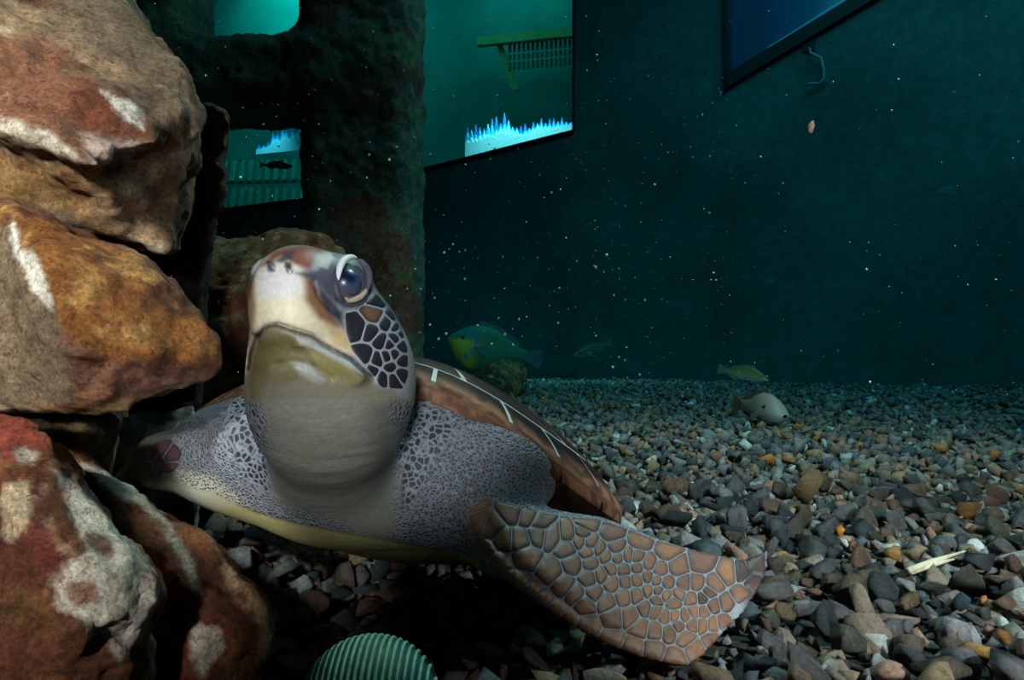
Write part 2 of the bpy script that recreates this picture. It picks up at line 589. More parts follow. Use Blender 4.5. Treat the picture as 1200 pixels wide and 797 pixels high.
S1 = thing('slatted_walkway', 'yellowish beam over rows of thin slats behind the square window pane', 'walkway', tuple(wall_pt(CORNER, DIR_A, 1.5, 2.4, 1.5)))
child(bar('beam', [(558, 44), (690, 29), (690, 40), (558, 53)], 1.5, m_beam, 0.08), S1)
child(bar('brace', [(582, 53), (588, 52), (607, 105), (600, 106)], 1.56, m_beam, 0.04), S1)
m_slat2 = plain('walkway_slat_olive', s2l((74, 116, 96)), 0.8, 0.2, 8)
for row, (y0, y1) in enumerate(((52, 61), (64, 70), (73, 82))):
    for i in range(16):
        x = 596 + i * 5.4
        k = (x - 596) * -0.09
        child(bar('slat', [(x, y0 + k), (x + 2.6, y0 + k), (x + 2.2, y1 + k), (x - 0.4, y1 + k)], 1.55, m_slat2, 0.02), S1)
S2 = thing('slatted_screen', 'two rows of pale slats behind the pane between rocks and pillar', 'screen', tuple(wall_pt(CORNER, DIR_A, 6.5, 2.4, 1.5)))
for row, (y0, y1) in enumerate(((188, 212), (221, 243))):
    for i in range(17):
        x = 200 + i * 10.2
        k = (x - 260) * -0.02
        child(bar('slat', [(x, y0 + k), (x + 4.2, y0 + k), (x + 3.2 - 1.5, y1 + k), (x - 2.2, y1 + k)], 1.5, m_slat, 0.02), S2)
    child(bar('rail', [(190, y1 + 0.5), (400, y1 - 4), (400, y1 + 1), (190, y1 + 5.5)], 1.53, m_outer, 0.03), S2)

# refracted light outside the panes, shaped as a layered mesh with a fringe of jets
m_white = plain('refracted_light_white', s2l((225, 245, 250)), 0.6, 0.1, 40)  # the glow's fade is put into the white, cyan and blue layers
m_cyan = plain('refracted_light_cyan', s2l((60, 190, 230)), 0.6, 0.2, 40)
m_blue = plain('refracted_light_blue', s2l((20, 120, 190)), 0.6, 0.2, 40)
def foam(name, label, x0, x1, bot, top, n, off, spikes):
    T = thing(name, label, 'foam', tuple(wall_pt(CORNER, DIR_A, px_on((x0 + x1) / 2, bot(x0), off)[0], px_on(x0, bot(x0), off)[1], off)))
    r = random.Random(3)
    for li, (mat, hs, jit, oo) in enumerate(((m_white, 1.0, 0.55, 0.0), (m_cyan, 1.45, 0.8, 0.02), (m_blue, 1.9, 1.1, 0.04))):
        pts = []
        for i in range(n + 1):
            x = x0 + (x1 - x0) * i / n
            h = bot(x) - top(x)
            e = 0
            for jx, jw, jh in spikes:
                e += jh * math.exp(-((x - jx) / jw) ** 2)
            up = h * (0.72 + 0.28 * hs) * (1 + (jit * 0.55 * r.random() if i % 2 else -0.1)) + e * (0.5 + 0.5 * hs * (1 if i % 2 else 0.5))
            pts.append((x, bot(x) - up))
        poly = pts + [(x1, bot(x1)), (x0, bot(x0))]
        # one quad strip per spike
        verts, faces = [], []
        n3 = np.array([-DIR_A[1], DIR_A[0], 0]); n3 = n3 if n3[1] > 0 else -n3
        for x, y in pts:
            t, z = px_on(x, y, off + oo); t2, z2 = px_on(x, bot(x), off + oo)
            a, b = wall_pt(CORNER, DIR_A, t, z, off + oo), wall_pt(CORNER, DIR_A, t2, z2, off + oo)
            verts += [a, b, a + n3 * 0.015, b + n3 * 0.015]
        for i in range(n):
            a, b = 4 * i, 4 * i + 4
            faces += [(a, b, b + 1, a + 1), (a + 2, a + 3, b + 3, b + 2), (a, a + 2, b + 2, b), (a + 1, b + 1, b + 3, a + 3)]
        me = bpy.data.meshes.new('light_fringe_layer'); me.from_pydata([tuple(q) for q in verts], [], faces)
        o = obj('light_fringe_layer', me, mat)
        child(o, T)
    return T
foam('refracted_light', 'dazzling white and blue jagged strip of sunlit foam along the window sill', 545, 690, lambda x: 188 - (x - 545) * 0.245, lambda x: 166 - (x - 545) * 0.155, 60, 0.30, [(590, 9, 8), (674, 3, 7), (572, 6, 4), (632, 4, 3), (612, 5, -4)])
foam('refracted_light', 'small patch of bright blue sunlit foam seen between the rocks and the pillar', 300, 372, lambda x: 181 - (x - 300) * 0.1, lambda x: 176 - (x - 300) * 0.22, 26, 0.6, [(322, 5, 8), (333, 4, 12), (345, 5, 10)])
lamp('fringe_fill_lamp', 'SPOT', tuple(wall_pt(CORNER, DIR_A, 2.0, 3.7, 0.14)), tuple(wall_pt(CORNER, DIR_A, 2.0, 2.1, 0.30)), 560, (1.0, 0.90, 0.88), 0.1, spot=84, blend=0.8)  # added lamp that makes the refracted light mesh dazzle
lamp('fringe_fill_lamp', 'SPOT', tuple(wall_pt(CORNER, DIR_A, 5.9, 4.0, 0.2)), tuple(wall_pt(CORNER, DIR_A, 5.9, 2.7, 0.60)), 110, (0.6, 0.9, 1.0), 0.1, spot=60)  # added lamp brightening the small caustic patch

# ------------------------------------------------------------------ the encrusted frame behind the rocks
def frame_px(px, d): return (px - CXP) / FPX * d
dF = 2.6
f = Field((-2.2, 2.05, -0.05), (-0.25, 3.1, 2.2), 0.016)
xl, xr = frame_px(347, dF), frame_px(484, dF)
f.box(((xl + xr) / 2, dF + 0.2, 1.0), ((xr - xl) / 2, 0.22, 1.3), 0.1, 0.02)
zb0, zb1 = 0.25 - (118 - HOR) / FPX * dF, 0.25 - (32 - HOR) / FPX * dF
f.box((-1.40, dF + 0.2, (zb0 + zb1) / 2), (0.9, 0.2, (zb1 - zb0) / 2), 0.08, 0.12)
xa, xb = frame_px(70, dF), frame_px(205, dF)
f.box(((xa + xb) / 2, dF + 0.2, 1.0), ((xb - xa) / 2, 0.2, 1.3), 0.08, 0.10)
f.smooth(1)
GX, GY, GZ = np.meshgrid(*f.ax, indexing='ij')
f.D += (0.018 * fbm(np.stack([GX, GY, GZ], -1), 13.0, 4, 11, 0.6)).astype(np.float32)
SOLIDS.append(f)
V, F = f.surface()
F = outward(V, F)
Nn = normals_of(V, F)
nz = fbm(V, 40, 3, 21, 0.6)
C = np.tile(np.array(s2l((150, 132, 114))), (len(V), 1))
n1 = fbm(V, 5, 3, 31)
C = lerp(C, s2l((166, 96, 80)), sstep(0.05, 0.35, n1))
C = lerp(C, s2l((146, 138, 96)), sstep(0.08, 0.4, fbm(V, 9, 3, 41)))
C = lerp(C, s2l((170, 154, 122)), sstep(0.32, 0.55, nz) * 0.8)
V = V + Nn * (0.012 * nz)[:, None]
m_crust = attr_material('encrusted_growth', 0.95, 60, 0.75, 0.006, 0.1)
frame_o = tag(obj('encrusted_frame', mesh_np('encrusted_frame', V, F, True, C), m_crust), 'dark encrusted square pillar and cross beam covered in rough brown growth', 'frame')

# ------------------------------------------------------------------ rocks
m_rock, nt, bs = material('reef_rock')
v = coords(nt)
c1, f1 = noise_col(nt, v, 60, [(0.30, (0.25, 0.21, 0.19)), (0.5, (0.95, 0.92, 0.9)), (0.72, (1.7, 1.65, 1.6))], 12, 0.82)
c2, f2 = noise_col(nt, v, 330, [(0.3, (0.4, 0.37, 0.35)), (0.7, (1.5, 1.46, 1.42))], 6, 0.75)
c3, f3 = noise_col(nt, v, 130, [(0.56, (0, 0, 0)), (0.61, (1, 1, 1))], 6, 0.75)
rc = mix(nt, mix(nt, attr(nt), c1, 1.0, 'MULTIPLY'), c2, 1.0, 'MULTIPLY')
rc = mix(nt, rc, mix(nt, attr(nt), (0.45, 0.22, 0.18), 1.0, 'MULTIPLY'), mix(nt, (0.0, 0.0, 0.0), c3, 0.8))
L(nt, rc, bs.inputs['Base Color'])
bs.inputs['Roughness'].default_value = 0.85
bs.inputs['Specular IOR Level'].default_value = 0.25
b1 = bump(nt, bs, f1, 0.9, 0.005)
bump(nt, bs, f2, 0.7, 0.0016, b1)

def rock(name, label, hulls, patches, base, h=0.0038, rough=0.010, seed=1, smooth=2, k=0.015, tint=(), strata=0.0, against=()):
    allp = np.concatenate([np.array(q) for q in hulls])
    f = Field(allp.min(0) - 0.05, allp.max(0) + 0.05, h)
    for q in hulls:
        f.hull(q, k)
    f.smooth(smooth)
    G = np.stack(np.meshgrid(*f.ax, indexing='ij'), -1)
    near = np.abs(f.D) < 0.06
    Q = G[near]
    n = rough * 1.3 * fbm(Q, 10, 4, seed, 0.5) - rough * 1.5 * np.abs(fbm(Q, 16, 4, seed + 9, 0.6)) + rough * 0.5
    if strata:
        n = n + strata * np.sin((Q @ np.array([0.62, 0.3, 0.72])) * 190 + 3 * fbm(Q, 8, 2, seed + 3))
    f.D[near] += n.astype(np.float32)
    for other in against:                      # where two rocks bear on each other they meet face to face
        f.D = np.maximum(f.D, (-depth_in(other, G) - 0.002).astype(np.float32))
    SOLIDS.append(f)
    V, F = f.surface()
    F = outward(V, F)
    N = normals_of(V, F)
    V = V + N * (0.0046 * fbm(V, 60, 4, seed + 17, 0.65) - 0.003 * sstep(0.12, 0.4, fbm(V, 34, 3, seed + 19)))[:, None]
    px, py, d = proj(V)
    C = np.tile(np.array(s2l(base)), (len(V), 1))
    n1 = fbm(V, 14, 4, seed + 31, 0.6)
    n2 = fbm(V, 45, 3, seed + 47, 0.6)
    n3 = fbm(V, 26, 4, seed + 63, 0.65)
    for col, fieldn, lo, hi in tint:
        C = lerp(C, s2l(col), sstep(lo, hi, {1: n1, 2: n2, 3: n3, 4: -n1, 5: -n3}[fieldn]))
    for poly, col, soft, wob, amt in patches:
        sd = poly_sd(px, py, poly) + wob * (n1 * 0.7 + n2 * 1.1) * 2
        C = lerp(C, s2l(col), sstep(soft, -soft, sd) * amt)
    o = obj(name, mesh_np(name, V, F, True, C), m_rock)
    return tag(o, label, 'rock', 'reef rocks piled beside the turtle')

def pts(*t):
    return [P(*q) for q in t]

RUST = ((124, 74, 40), 1, -0.1, 0.3)
BROWN = ((74, 50, 36), 2, 0.0, 0.45)
TAN = ((164, 132, 96), 3, 0.05, 0.4)
MAROON = ((98, 42, 40), 5, 0.12, 0.4)

# the large overhanging boulder at the top of the pile
rock('boulder', 'large tan boulder with a white chipped edge topping the rock pile',
     [pts((-60, -90, .62), (110, -70, .64), (160, 20, .60), (192, 66, .58), (220, 98, .57), (233, 138, .56), (188, 166, .50), (122, 198, .455), (100, 194, .45), (52, 156, .46), (-60, 135, .46), (-60, 30, .48), (70, 60, .51), (150, 100, .52), (-60, -90, .9), (233, 138, .76), (190, 60, .82), (110, -60, .85), (-60, 200, .76)),
      pts((-60, 150, .50), (104, 185, .485), (188, 160, .53), (232, 138, .565), (230, 170, .57), (218, 241, .56), (208, 298, .55), (188, 308, .54), (120, 270, .515), (-60, 235, .50), (-60, 235, .76), (208, 298, .72), (230, 170, .74))],
     [([(-20, 30), (90, 70), (140, 120), (200, 160), (180, 180), (120, 205), (50, 160), (-20, 140)], (124, 66, 44), 14, 10, 0.75),
      ([(-20, 130), (20, 140), (60, 158), (100, 190), (60, 175), (-20, 150)], (214, 202, 190), 4, 4, 0.9),
      ([(118, 106), (150, 118), (165, 130), (168, 152), (150, 140), (135, 128)], (236, 228, 220), 3, 3, 0.95),
      ([(92, 150), (130, 160), (168, 170), (186, 165), (150, 190), (120, 200), (104, 192)], (206, 178, 172), 5, 6, 0.8),
      ([(-20, 170), (50, 185), (110, 215), (120, 265), (-20, 230)], (150, 110, 66), 12, 6, 0.8),
      ([(170, 225), (215, 190), (222, 240), (205, 290), (185, 290)], (84, 58, 38), 10, 10, 0.8),
      ([(150, -20), (60, -20), (60, 20), (190, 100), (225, 140), (200, 80)], (140, 116, 98), 14, 8, 0.7)],
     (158, 126, 100), rough=0.011, seed=3, tint=(((120, 96, 80), 1, -0.05, 0.3), ((104, 66, 44), 3, 0.08, 0.35), ((190, 166, 140), 2, 0.25, 0.5)))

rock('dark_slab', 'dark leaning slab of rock standing behind the top boulder',
     [pts((225, 150, .80), (240, 128, .80), (266, 126, .80), (272, 150, .80), (258, 195, .79), (243, 235, .79), (228, 262, .79), (205, 290, .79), (150, 300, .80), (150, 200, .82), (150, 690, .80), (205, 690, .80),
          (240, 128, .95), (270, 140, .95), (150, 200, .95), (150, 640, .95), (200, 640, .95))],
     [], (58, 44, 36), rough=0.010, seed=14, tint=(((34, 26, 24), 1, -0.1, 0.2), ((96, 70, 50), 3, 0.15, 0.4)))

rock('boulder', 'rounded rust brown boulder with a grey broken left face',
     [pts((6, 238, .465), (38, 300, .437), (58, 355, .43), (80, 410, .432), (92, 462, .445), (0, 230, .50), (40, 236, .50), (87, 261, .50), (147, 286, .51), (188, 314, .52), (226, 352, .52), (259, 393, .52), (266, 431, .52), (258, 447, .52), (218, 461, .50), (151, 480, .475), (56, 487, .465), (140, 380, .45), (200, 420, .475), (160, 330, .475), (-70, 240, .52), (-70, 360, .50), (-70, 480, .50),
          (-70, 260, .74), (188, 330, .72), (259, 400, .66), (151, 470, .68), (-70, 470, .72))],
     [([(-30, 250), (15, 258), (40, 305), (56, 355), (78, 410), (88, 470), (-30, 490)], (128, 108, 90), 6, 6, 0.92),
      ([(8, 250), (18, 262), (24, 290), (40, 300), (58, 345), (57, 358), (36, 330), (18, 300), (14, 275)], (240, 232, 224), 2.5, 3, 1.0),
      ([(80, 400), (130, 430), (250, 440), (215, 460), (150, 478), (95, 478)], (134, 92, 82), 12, 10, 0.75),
      ([(0, 472), (90, 480), (160, 468), (262, 438), (262, 452), (160, 484), (60, 492), (0, 488)], (176, 140, 108), 4, 4, 0.7),
      ([(0, 225), (60, 236), (150, 280), (230, 345), (265, 400), (240, 375), (180, 318), (100, 272), (0, 240)], (124, 84, 74), 5, 4, 0.75)],
     (156, 98, 48), rough=0.008, seed=25, against=SOLIDS[1:2], tint=(((118, 70, 34), 1, -0.02, 0.25), ((190, 138, 82), 2, 0.05, 0.4), ((100, 58, 36), 5, 0.1, 0.35), ((198, 168, 132), 3, 0.3, 0.5)))

rock('boulder', 'white faced boulder with red brown growth at the foot of the pile',
     [pts((-60, 470, .46), (24, 486, .455), (52, 515, .45), (74, 548, .445), (103, 572, .44), (152, 622, .432), (189, 667, .43), (204, 700, .43), (182, 735, .41), (90, 630, .40), (150, 705, .388), (88, 742, .372), (40, 600, .395), (0, 560, .40), (30, 650, .382), (-60, 560, .42), (-60, 700, .42),
          (204, 700, .55), (103, 572, .60), (-60, 480, .62), (-60, 760, .56), (120, 820, .45)),
      pts((-60, 690, .37), (60, 725, .36), (88, 755, .37), (140, 778, .40), (180, 745, .41), (120, 905, .40), (-60, 905, .38), (-60, 905, .5), (190, 880, .5), (180, 760, .5))],
     [([(60, 545), (110, 580), (160, 640), (190, 690), (175, 725), (110, 745), (70, 715), (60, 670), (95, 640), (80, 600)], (232, 224, 214), 5, 6, 0.95),
      ([(95, 620), (125, 625), (138, 650), (120, 660), (100, 645)], (116, 66, 40), 3, 5, 0.85),
      ([(20, 600), (60, 620), (85, 670), (60, 680), (30, 650)], (128, 62, 56), 5, 7, 0.85),
      ([(70, 680), (110, 680), (120, 705), (90, 715)], (136, 80, 52), 4, 5, 0.8),
      ([(0, 475), (30, 490), (55, 525), (30, 545), (0, 540)], (128, 44, 40), 5, 6, 0.8),
      ([(15, 525), (45, 530), (42, 545), (20, 545)], (200, 190, 180), 3, 3, 0.9),
      ([(0, 560), (40, 560), (30, 610), (15, 640), (0, 630)], (214, 190, 160), 4, 6, 0.9),
      ([(120, 745), (160, 720), (180, 710), (175, 740), (140, 775)], (210, 202, 196), 4, 4, 0.85),
      ([(0, 660), (55, 700), (80, 745), (40, 740), (0, 720)], (120, 82, 50), 6, 6, 0.9)],
     (150, 98, 66), h=0.0036, rough=0.010, seed=36, against=SOLIDS[3:4], tint=(((108, 62, 42), 1, -0.02, 0.25), ((204, 178, 152), 3, 0.15, 0.38), MAROON))

rock('boulder', 'layered red and brown boulder with pale rims next to the black gap',
     [pts((50, 505, .60), (112, 538, .565), (138, 558, .54), (193, 593, .525), (230, 613, .52), (262, 638, .515), (287, 679, .51), (315, 708, .51), (321, 733, .50), (308, 773, .49), (292, 850, .48), (110, 560, .52), (160, 620, .49), (215, 690, .475), (240, 760, .465), (150, 880, .46), (60, 880, .46), (280, 890, .48),
          (60, 520, .63), (262, 650, .60), (315, 720, .58), (300, 850, .56), (60, 860, .58))],
     [([(95, 545), (135, 548), (180, 585), (150, 590), (125, 575)], (226, 214, 200), 4, 4, 0.95),
      ([(165, 590), (190, 600), (232, 660), (240, 700), (225, 690), (200, 640)], (222, 208, 190), 3, 4, 0.85),
      ([(225, 612), (264, 636), (290, 680), (318, 710), (322, 735), (312, 775), (300, 770), (310, 730), (280, 690), (255, 645)], (196, 160, 130), 3, 3, 0.75),
      ([(215, 640), (255, 660), (290, 710), (305, 740), (285, 770), (250, 720)], (92, 52, 36), 8, 8, 0.8),
      ([(150, 590), (185, 610), (220, 690), (190, 670)], (134, 72, 46), 8, 8, 0.8),
      ([(225, 735), (262, 730), (262, 760), (240, 790), (225, 770)], (216, 206, 192), 4, 5, 0.85)],
     (140, 88, 58), h=0.0036, rough=0.009, seed=47, strata=0.0022, against=SOLIDS[4:5], tint=(((104, 56, 40), 1, -0.02, 0.25), ((196, 162, 130), 3, 0.18, 0.4), ((120, 36, 40), 5, 0.18, 0.4)))

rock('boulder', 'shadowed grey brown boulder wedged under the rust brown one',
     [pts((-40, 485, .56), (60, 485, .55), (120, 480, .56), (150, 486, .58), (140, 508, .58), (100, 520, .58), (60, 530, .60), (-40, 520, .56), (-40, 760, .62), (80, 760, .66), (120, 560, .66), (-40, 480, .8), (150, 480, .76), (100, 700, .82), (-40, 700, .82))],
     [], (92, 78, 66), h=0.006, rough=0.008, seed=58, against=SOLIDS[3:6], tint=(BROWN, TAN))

rock('pale_stone', 'whitish stone showing between the rust brown boulder and the left flipper',
     [pts((100, 495, .78), (196, 478, .78), (228, 462, .78), (236, 468, .79), (222, 500, .78), (208, 530, .77), (90, 540, .78), (90, 690, .78), (214, 690, .78), (240, 470, .9), (180, 500, .9), (160, 660, .9), (236, 660, .9))],
     [], (186, 180, 166), h=0.005, rough=0.008, seed=69, against=[SOLIDS[2], SOLIDS[6]], tint=(((120, 112, 100), 1, 0.0, 0.3), ((226, 222, 214), 2, 0.0, 0.3)))

rock('boulder', 'low dark boulder in the black gap behind the left flipper',  # added rock that hides lit gravel in the gap
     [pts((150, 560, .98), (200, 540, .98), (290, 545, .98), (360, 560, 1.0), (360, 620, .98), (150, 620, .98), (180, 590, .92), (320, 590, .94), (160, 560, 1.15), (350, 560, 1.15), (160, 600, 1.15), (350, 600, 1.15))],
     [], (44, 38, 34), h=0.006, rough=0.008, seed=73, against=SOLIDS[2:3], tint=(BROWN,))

rock('boulder', 'mottled brown and green boulder lying between pillar and turtle',
     [pts((150, 330, 1.30), (206, 300, 1.28), (232, 280, 1.28), (300, 283, 1.26), (345, 270, 1.26), (385, 277, 1.27), (412, 292, 1.28), (440, 340, 1.28), (250, 320, 1.18), (340, 310, 1.17), (400, 340, 1.18), (250, 420, 1.15), (400, 430, 1.15), (150, 595, 1.2), (450, 590, 1.2), (150, 560, 1.6), (450, 560, 1.6), (230, 290, 1.6), (400, 300, 1.6))],
     [([(215, 275), (280, 280), (280, 300), (215, 310)], (122, 108, 88), 10, 8, 0.7),
      ([(210, 310), (270, 300), (290, 360), (230, 350)], (120, 92, 60), 10, 8, 0.6),
      ([(240, 345), (290, 330), (290, 420), (260, 400)], (142, 66, 46), 8, 10, 0.8),
      ([(238, 370), (262, 376), (265, 390), (245, 384)], (206, 190, 176), 3, 3, 0.9)],
     (122, 90, 60), h=0.008, rough=0.016, seed=80, tint=(((86, 72, 46), 1, 0.0, 0.3), ((150, 130, 92), 2, 0.1, 0.4), ((110, 54, 40), 5, 0.12, 0.4)))

for (c, lab, hp, base, seed) in (
    (None, 'small brown boulder on the gravel in front of the yellow cheeked fish',
     ((560, 440, 3.8), (572, 424, 3.75), (592, 417, 3.75), (612, 424, 3.8), (622, 440, 3.8), (618, 466, 3.8), (560, 466, 3.75), (590, 440, 3.62), (600, 464, 3.6), (572, 430, 4.0), (612, 436, 4.0), (590, 460, 4.05)), (124, 104, 66), 91),
    (None, 'low dark boulder on the gravel just behind the turtle shell',
     ((540, 452, 3.3), (556, 437, 3.3), (576, 434, 3.3), (596, 443, 3.3), (604, 456, 3.3), (608, 476, 3.25), (520, 476, 3.25), (570, 455, 3.15), (560, 440, 3.5), (590, 450, 3.5), (530, 470, 3.5), (600, 472, 3.5)), (56, 44, 34), 95)):
    rock('boulder', lab, [pts(*hp)], [], base, h=0.012, rough=0.02, seed=seed, tint=(BROWN, TAN))

# ------------------------------------------------------------------ the turtle
TURTLE_AT = (-0.10, 0.66, 0.0)
turtle = thing('sea_turtle', 'sea turtle with raised head and spread scaly front flipper resting on the gravel', 'turtle', TURTLE_AT)

Hc = P(383, 352, 0.45)
hf = np.array([-0.17, -0.97, 0.10]); hf /= np.linalg.norm(hf)
hr = np.cross(np.array([0, 0, 1.0]), -hf); hr = -hr if hr[0] < 0 else hr
hr /= np.linalg.norm(hr)
hu = np.cross(hf, hr); hu = -hu if hu[2] < 0 else hu
HM = np.stack([hr, hu, hf])
def HP(a, b, c):
    return Hc + hr * a + hu * b + hf * c

cC = np.array([-0.122, 0.775, 0.108])
cF = np.array([0.0, -0.93, 0.32]); cF /= np.linalg.norm(cF)
cR = np.array([0.98, 0.0, -0.20]); cR -= cF * (cR @ cF); cR /= np.linalg.norm(cR)
cU = np.cross(cR, -cF); cU = -cU if cU[2] < 0 else cU
B = Field((-0.46, 0.345, -0.02), (0.29, 0.98, 0.345), 0.0024)
for c, R, k in (((-.007, -.004, -.004), (.037, .035, .050), .01), ((.018, -.027, -.006), (.025, .032, .042), .015), ((-.021, -.024, -.006), (.025, .034, .042), .015),
                ((-.002, -.002, .032), (.028, .030, .034), .016), ((-.002, -.022, .037), (.024, .020, .026), .012),
                ((.019, .006, .012), (.016, .020, .021), .010), ((-.032, .008, .010), (.017, .020, .022), .010)):
    B.ellipsoid(HP(*c), R, HM, k)
B.ellipsoid(HP(0, -.045, .010), (.035, .020, .044), HM, .006)
B.ellipsoid(HP(0, -.055, -.014), (.042, .034, .050), HM, .02)
B.cone(HP(0, -.045, -.020), P(388, 470, .492), .046, .047, .025)
B.cone(P(388, 470, .492), P(392, 556, .61), .047, .056, .045)
B.ellipsoid(P(394, 580, .635), (.08, .06, .032), None, .04)
# chest, shoulders, upper arms
B.ellipsoid(P(400, 545, .69), (.17, .11, .050), None, .03)
B.cone(P(300, 515, .60), P(262, 525, .63), .042, .036, .03)
B.cone(P(262, 525, .63), P(190, 540, .66), .032, .022, .03)
B.cone(P(190, 540, .66), P(140, 575, .72), .022, .014, .02)
B.ellipsoid(P(545, 545, .655), (.085, .070, .062), None, .035)
B.ellipsoid(P(508, 500, .655), (.055, .06, .052), None, .04)
B.ellipsoid(P(575, 540, .66), (.062, .05, .052), None, .04)
B.ellipsoid(P(480, 570, .64), (.055, .06, .045), None, .04)
B.ellipsoid(P(445, 585, .645), (.06, .06, .035), None, .03)
B.ellipsoid(P(306, 550, .66), (.05, .06, .033), None, .03)
B.cone(P(540, 590, .62), P(590, 632, .60), .042, .034, .03)

# front flipper: a thin curved blade
fA, fB, fC = P(560, 615, .585), P(800, 780, .525), P(892, 655, .64)
fn = np.cross(fB - fA, fC - fA); fn = fn / np.linalg.norm(fn)
fn = -fn if fn[2] < 0 else fn
fe1 = (fB + fC) / 2 - fA; fe1 -= fn * (fe1 @ fn); fe1 /= np.linalg.norm(fe1)
fe2 = np.cross(fn, fe1)
def on_plane(px, py):
    r = P(px, py, 1.0) - CAM
    t = ((fA - CAM) @ fn) / (r @ fn)
    q = CAM + r * t - fA
    return q @ fe1, q @ fe2
FLIP_PX = [(548, 600), (566, 584), (600, 592), (640, 602), (668, 606), (700, 609), (735, 620), (765, 632), (800, 642), (842, 650), (870, 657), (886, 652), (896, 648), (897, 668), (890, 692), (874, 718), (848, 745), (822, 772), (806, 783), (786, 780), (755, 772), (715, 757), (678, 738), (640, 714), (604, 690), (575, 662), (556, 632)]
fpoly = np.array([on_plane(*q) for q in FLIP_PX])
lo3 = np.minimum(np.minimum(fA, fB), fC) - 0.08; hi3 = np.maximum(np.maximum(fA, fB), fC) + 0.10
sl, X, Y, Z = B.block(lo3, hi3)
q = np.stack([X - fA[0], Y - fA[1], Z - fA[2]], -1)
u1, u2, u3 = q @ fe1, q @ fe2, q @ fn
e_max = fpoly[:, 0].max()
u3 = u3 - 0.007 * np.clip(1 - (u2 / 0.09) ** 2, 0, 1) * np.clip(1 - u1 / e_max, 0, 1) - 0.010 * np.clip((u1 - 0.82 * e_max) / (0.2 * e_max), 0, 1.5) ** 2 * np.clip((u2 - 0.0) / 0.05 + 0.6, 0, 1.2)
mask = np.abs(u3) < 0.05
sd = np.full(X.shape, 0.1, np.float32)
sd[mask] = poly_sd(u1[mask], u2[mask], fpoly)
th = 0.0042 + 0.011 * np.clip(1 - u1 / (0.8 * e_max), 0, 1) ** 1.2
th = th * np.clip(-sd / 0.016, 0.45, 1.0)
B.blend(sl, np.maximum(sd, np.abs(u3) - th).astype(np.float32), 0.012)
# skin stays under the shell
sl, X, Y, Z = B.block((-0.46, 0.50, -0.02), (0.29, 0.98, 0.345))
q = np.stack([X - cC[0], Y - cC[1], Z - cC[2]], -1)
ca_, cb_, cz_ = q @ cR.astype(np.float32), q @ cF.astype(np.float32), q @ cU.astype(np.float32)
fl_ = np.where(cb_ > 0, 0.205, 0.27)
rho = np.sqrt((ca_ / 0.25) ** 2 + (cb_ / fl_) ** 2) + 1e-6
cosq = np.clip(cb_ / fl_ / rho, 0, 1)
lift = 0.06 * cosq ** 4 * np.minimum(rho, 1) ** 2
zs = 0.130 * np.clip(1 - np.minimum(rho, 1) ** 1.79, 0, 1) ** 0.80 + lift - 0.012 + np.maximum(rho - 0.985, 0) * 0.9
B.D[sl] = np.maximum(B.D[sl], ((cz_ - zs) * 0.75).astype(np.float32))
B.smooth(1)
V, F = B.surface()
F = outward(V, F)

# refine the head for the fine features
px, py, d = proj(V)
headv = (py < 470) & (d < 0.475) & (px > 270) & (px < 480)
me = mesh_np('body', V, F)
bm = bmesh.new(); bm.from_mesh(me); bm.verts.ensure_lookup_table()
es = [e for e in bm.edges if headv[e.verts[0].index] and headv[e.verts[1].index]]
bmesh.ops.subdivide_edges(bm, edges=es, cuts=1, use_grid_fill=True, smooth=0.0)
bmesh.ops.triangulate(bm, faces=[f_ for f_ in bm.faces if len(f_.verts) > 3])
bm.to_mesh(me); bm.free()
V = np.empty(len(me.vertices) * 3, np.float32); me.vertices.foreach_get('co', V); V = V.reshape(-1, 3).astype(float)
T = np.array([p.vertices[:] for p in me.polygons], np.int32)
N = normals_of(V, T)
px, py, d = proj(V)
toward = np.einsum('ij,ij->i', N, CAM - V) > 0
head = (py < 480) & (d < 0.50) & (px > 265) & (px < 485)

# carved features of the face: mouth slit, nostrils, creases
MOUTH = [(291, 432), (293, 416), (299, 396), (310, 384), (324, 381), (345, 388), (365, 394), (386, 407), (411, 420), (424, 432), (437, 443)]
def carve(line, width, depth):
    global V
    dd = line_d(px, py, line)
    V = V - N * (depth * np.exp(-(dd / width) ** 2) * (head & toward))[:, None]
carve(MOUTH, 3.6, 0.0034)
carve([(322, 428), (345, 424), (370, 432), (388, 444)], 5, 0.0022)
carve([(317, 310), (317, 314)], 2.6, 0.006)
carve([(337, 309), (339, 315)], 3.2, 0.007)
carve([(398, 350), (412, 356), (428, 352), (434, 344)], 3, 0.003)
carve([(368, 330), (374, 348), (388, 362)], 3, 0.0016)
# lower lip swells below the slit
dd = line_d(px, py, [(352, 402), (380, 416), (408, 432), (420, 442)])
V = V + N * (0.0045 * np.exp(-(dd / 8) ** 2) * (head & toward))[:, None]
# neck folds
nm = (px > 300) & (px < 480) & (py > 440) & (py < 640) & (d < 0.62)
fold = fbm(V * np.array([0.35, 0.35, 1.6]), 70, 3, 3, 0.6) * 3 * sstep(445, 480, py) * sstep(640, 560, py)
V = V + N * (0.0003 * fold * nm)[:, None]
N = normals_of(V, T)
px, py, d = proj(V)

# skin colours (the animal's own, with shade painted on the neck)
GREY = s2l((132, 130, 140)); PALE = s2l((176, 172, 176)); CREAM = s2l((226, 208, 180)); OLIVE = s2l((150, 136, 92))
DARK = s2l((44, 44, 60)); NECK = s2l((138, 131, 122)); REDB = s2l((136, 66, 46)); BRN = s2l((128, 82, 54)); YEL = s2l((190, 172, 116))
n1 = fbm(V, 30, 3, 5); n2 = fbm(V, 90, 3, 6)
C = np.tile(np.array(GREY), (len(V), 1))
scl = np.ones(len(V))                                        # where the fine scales show
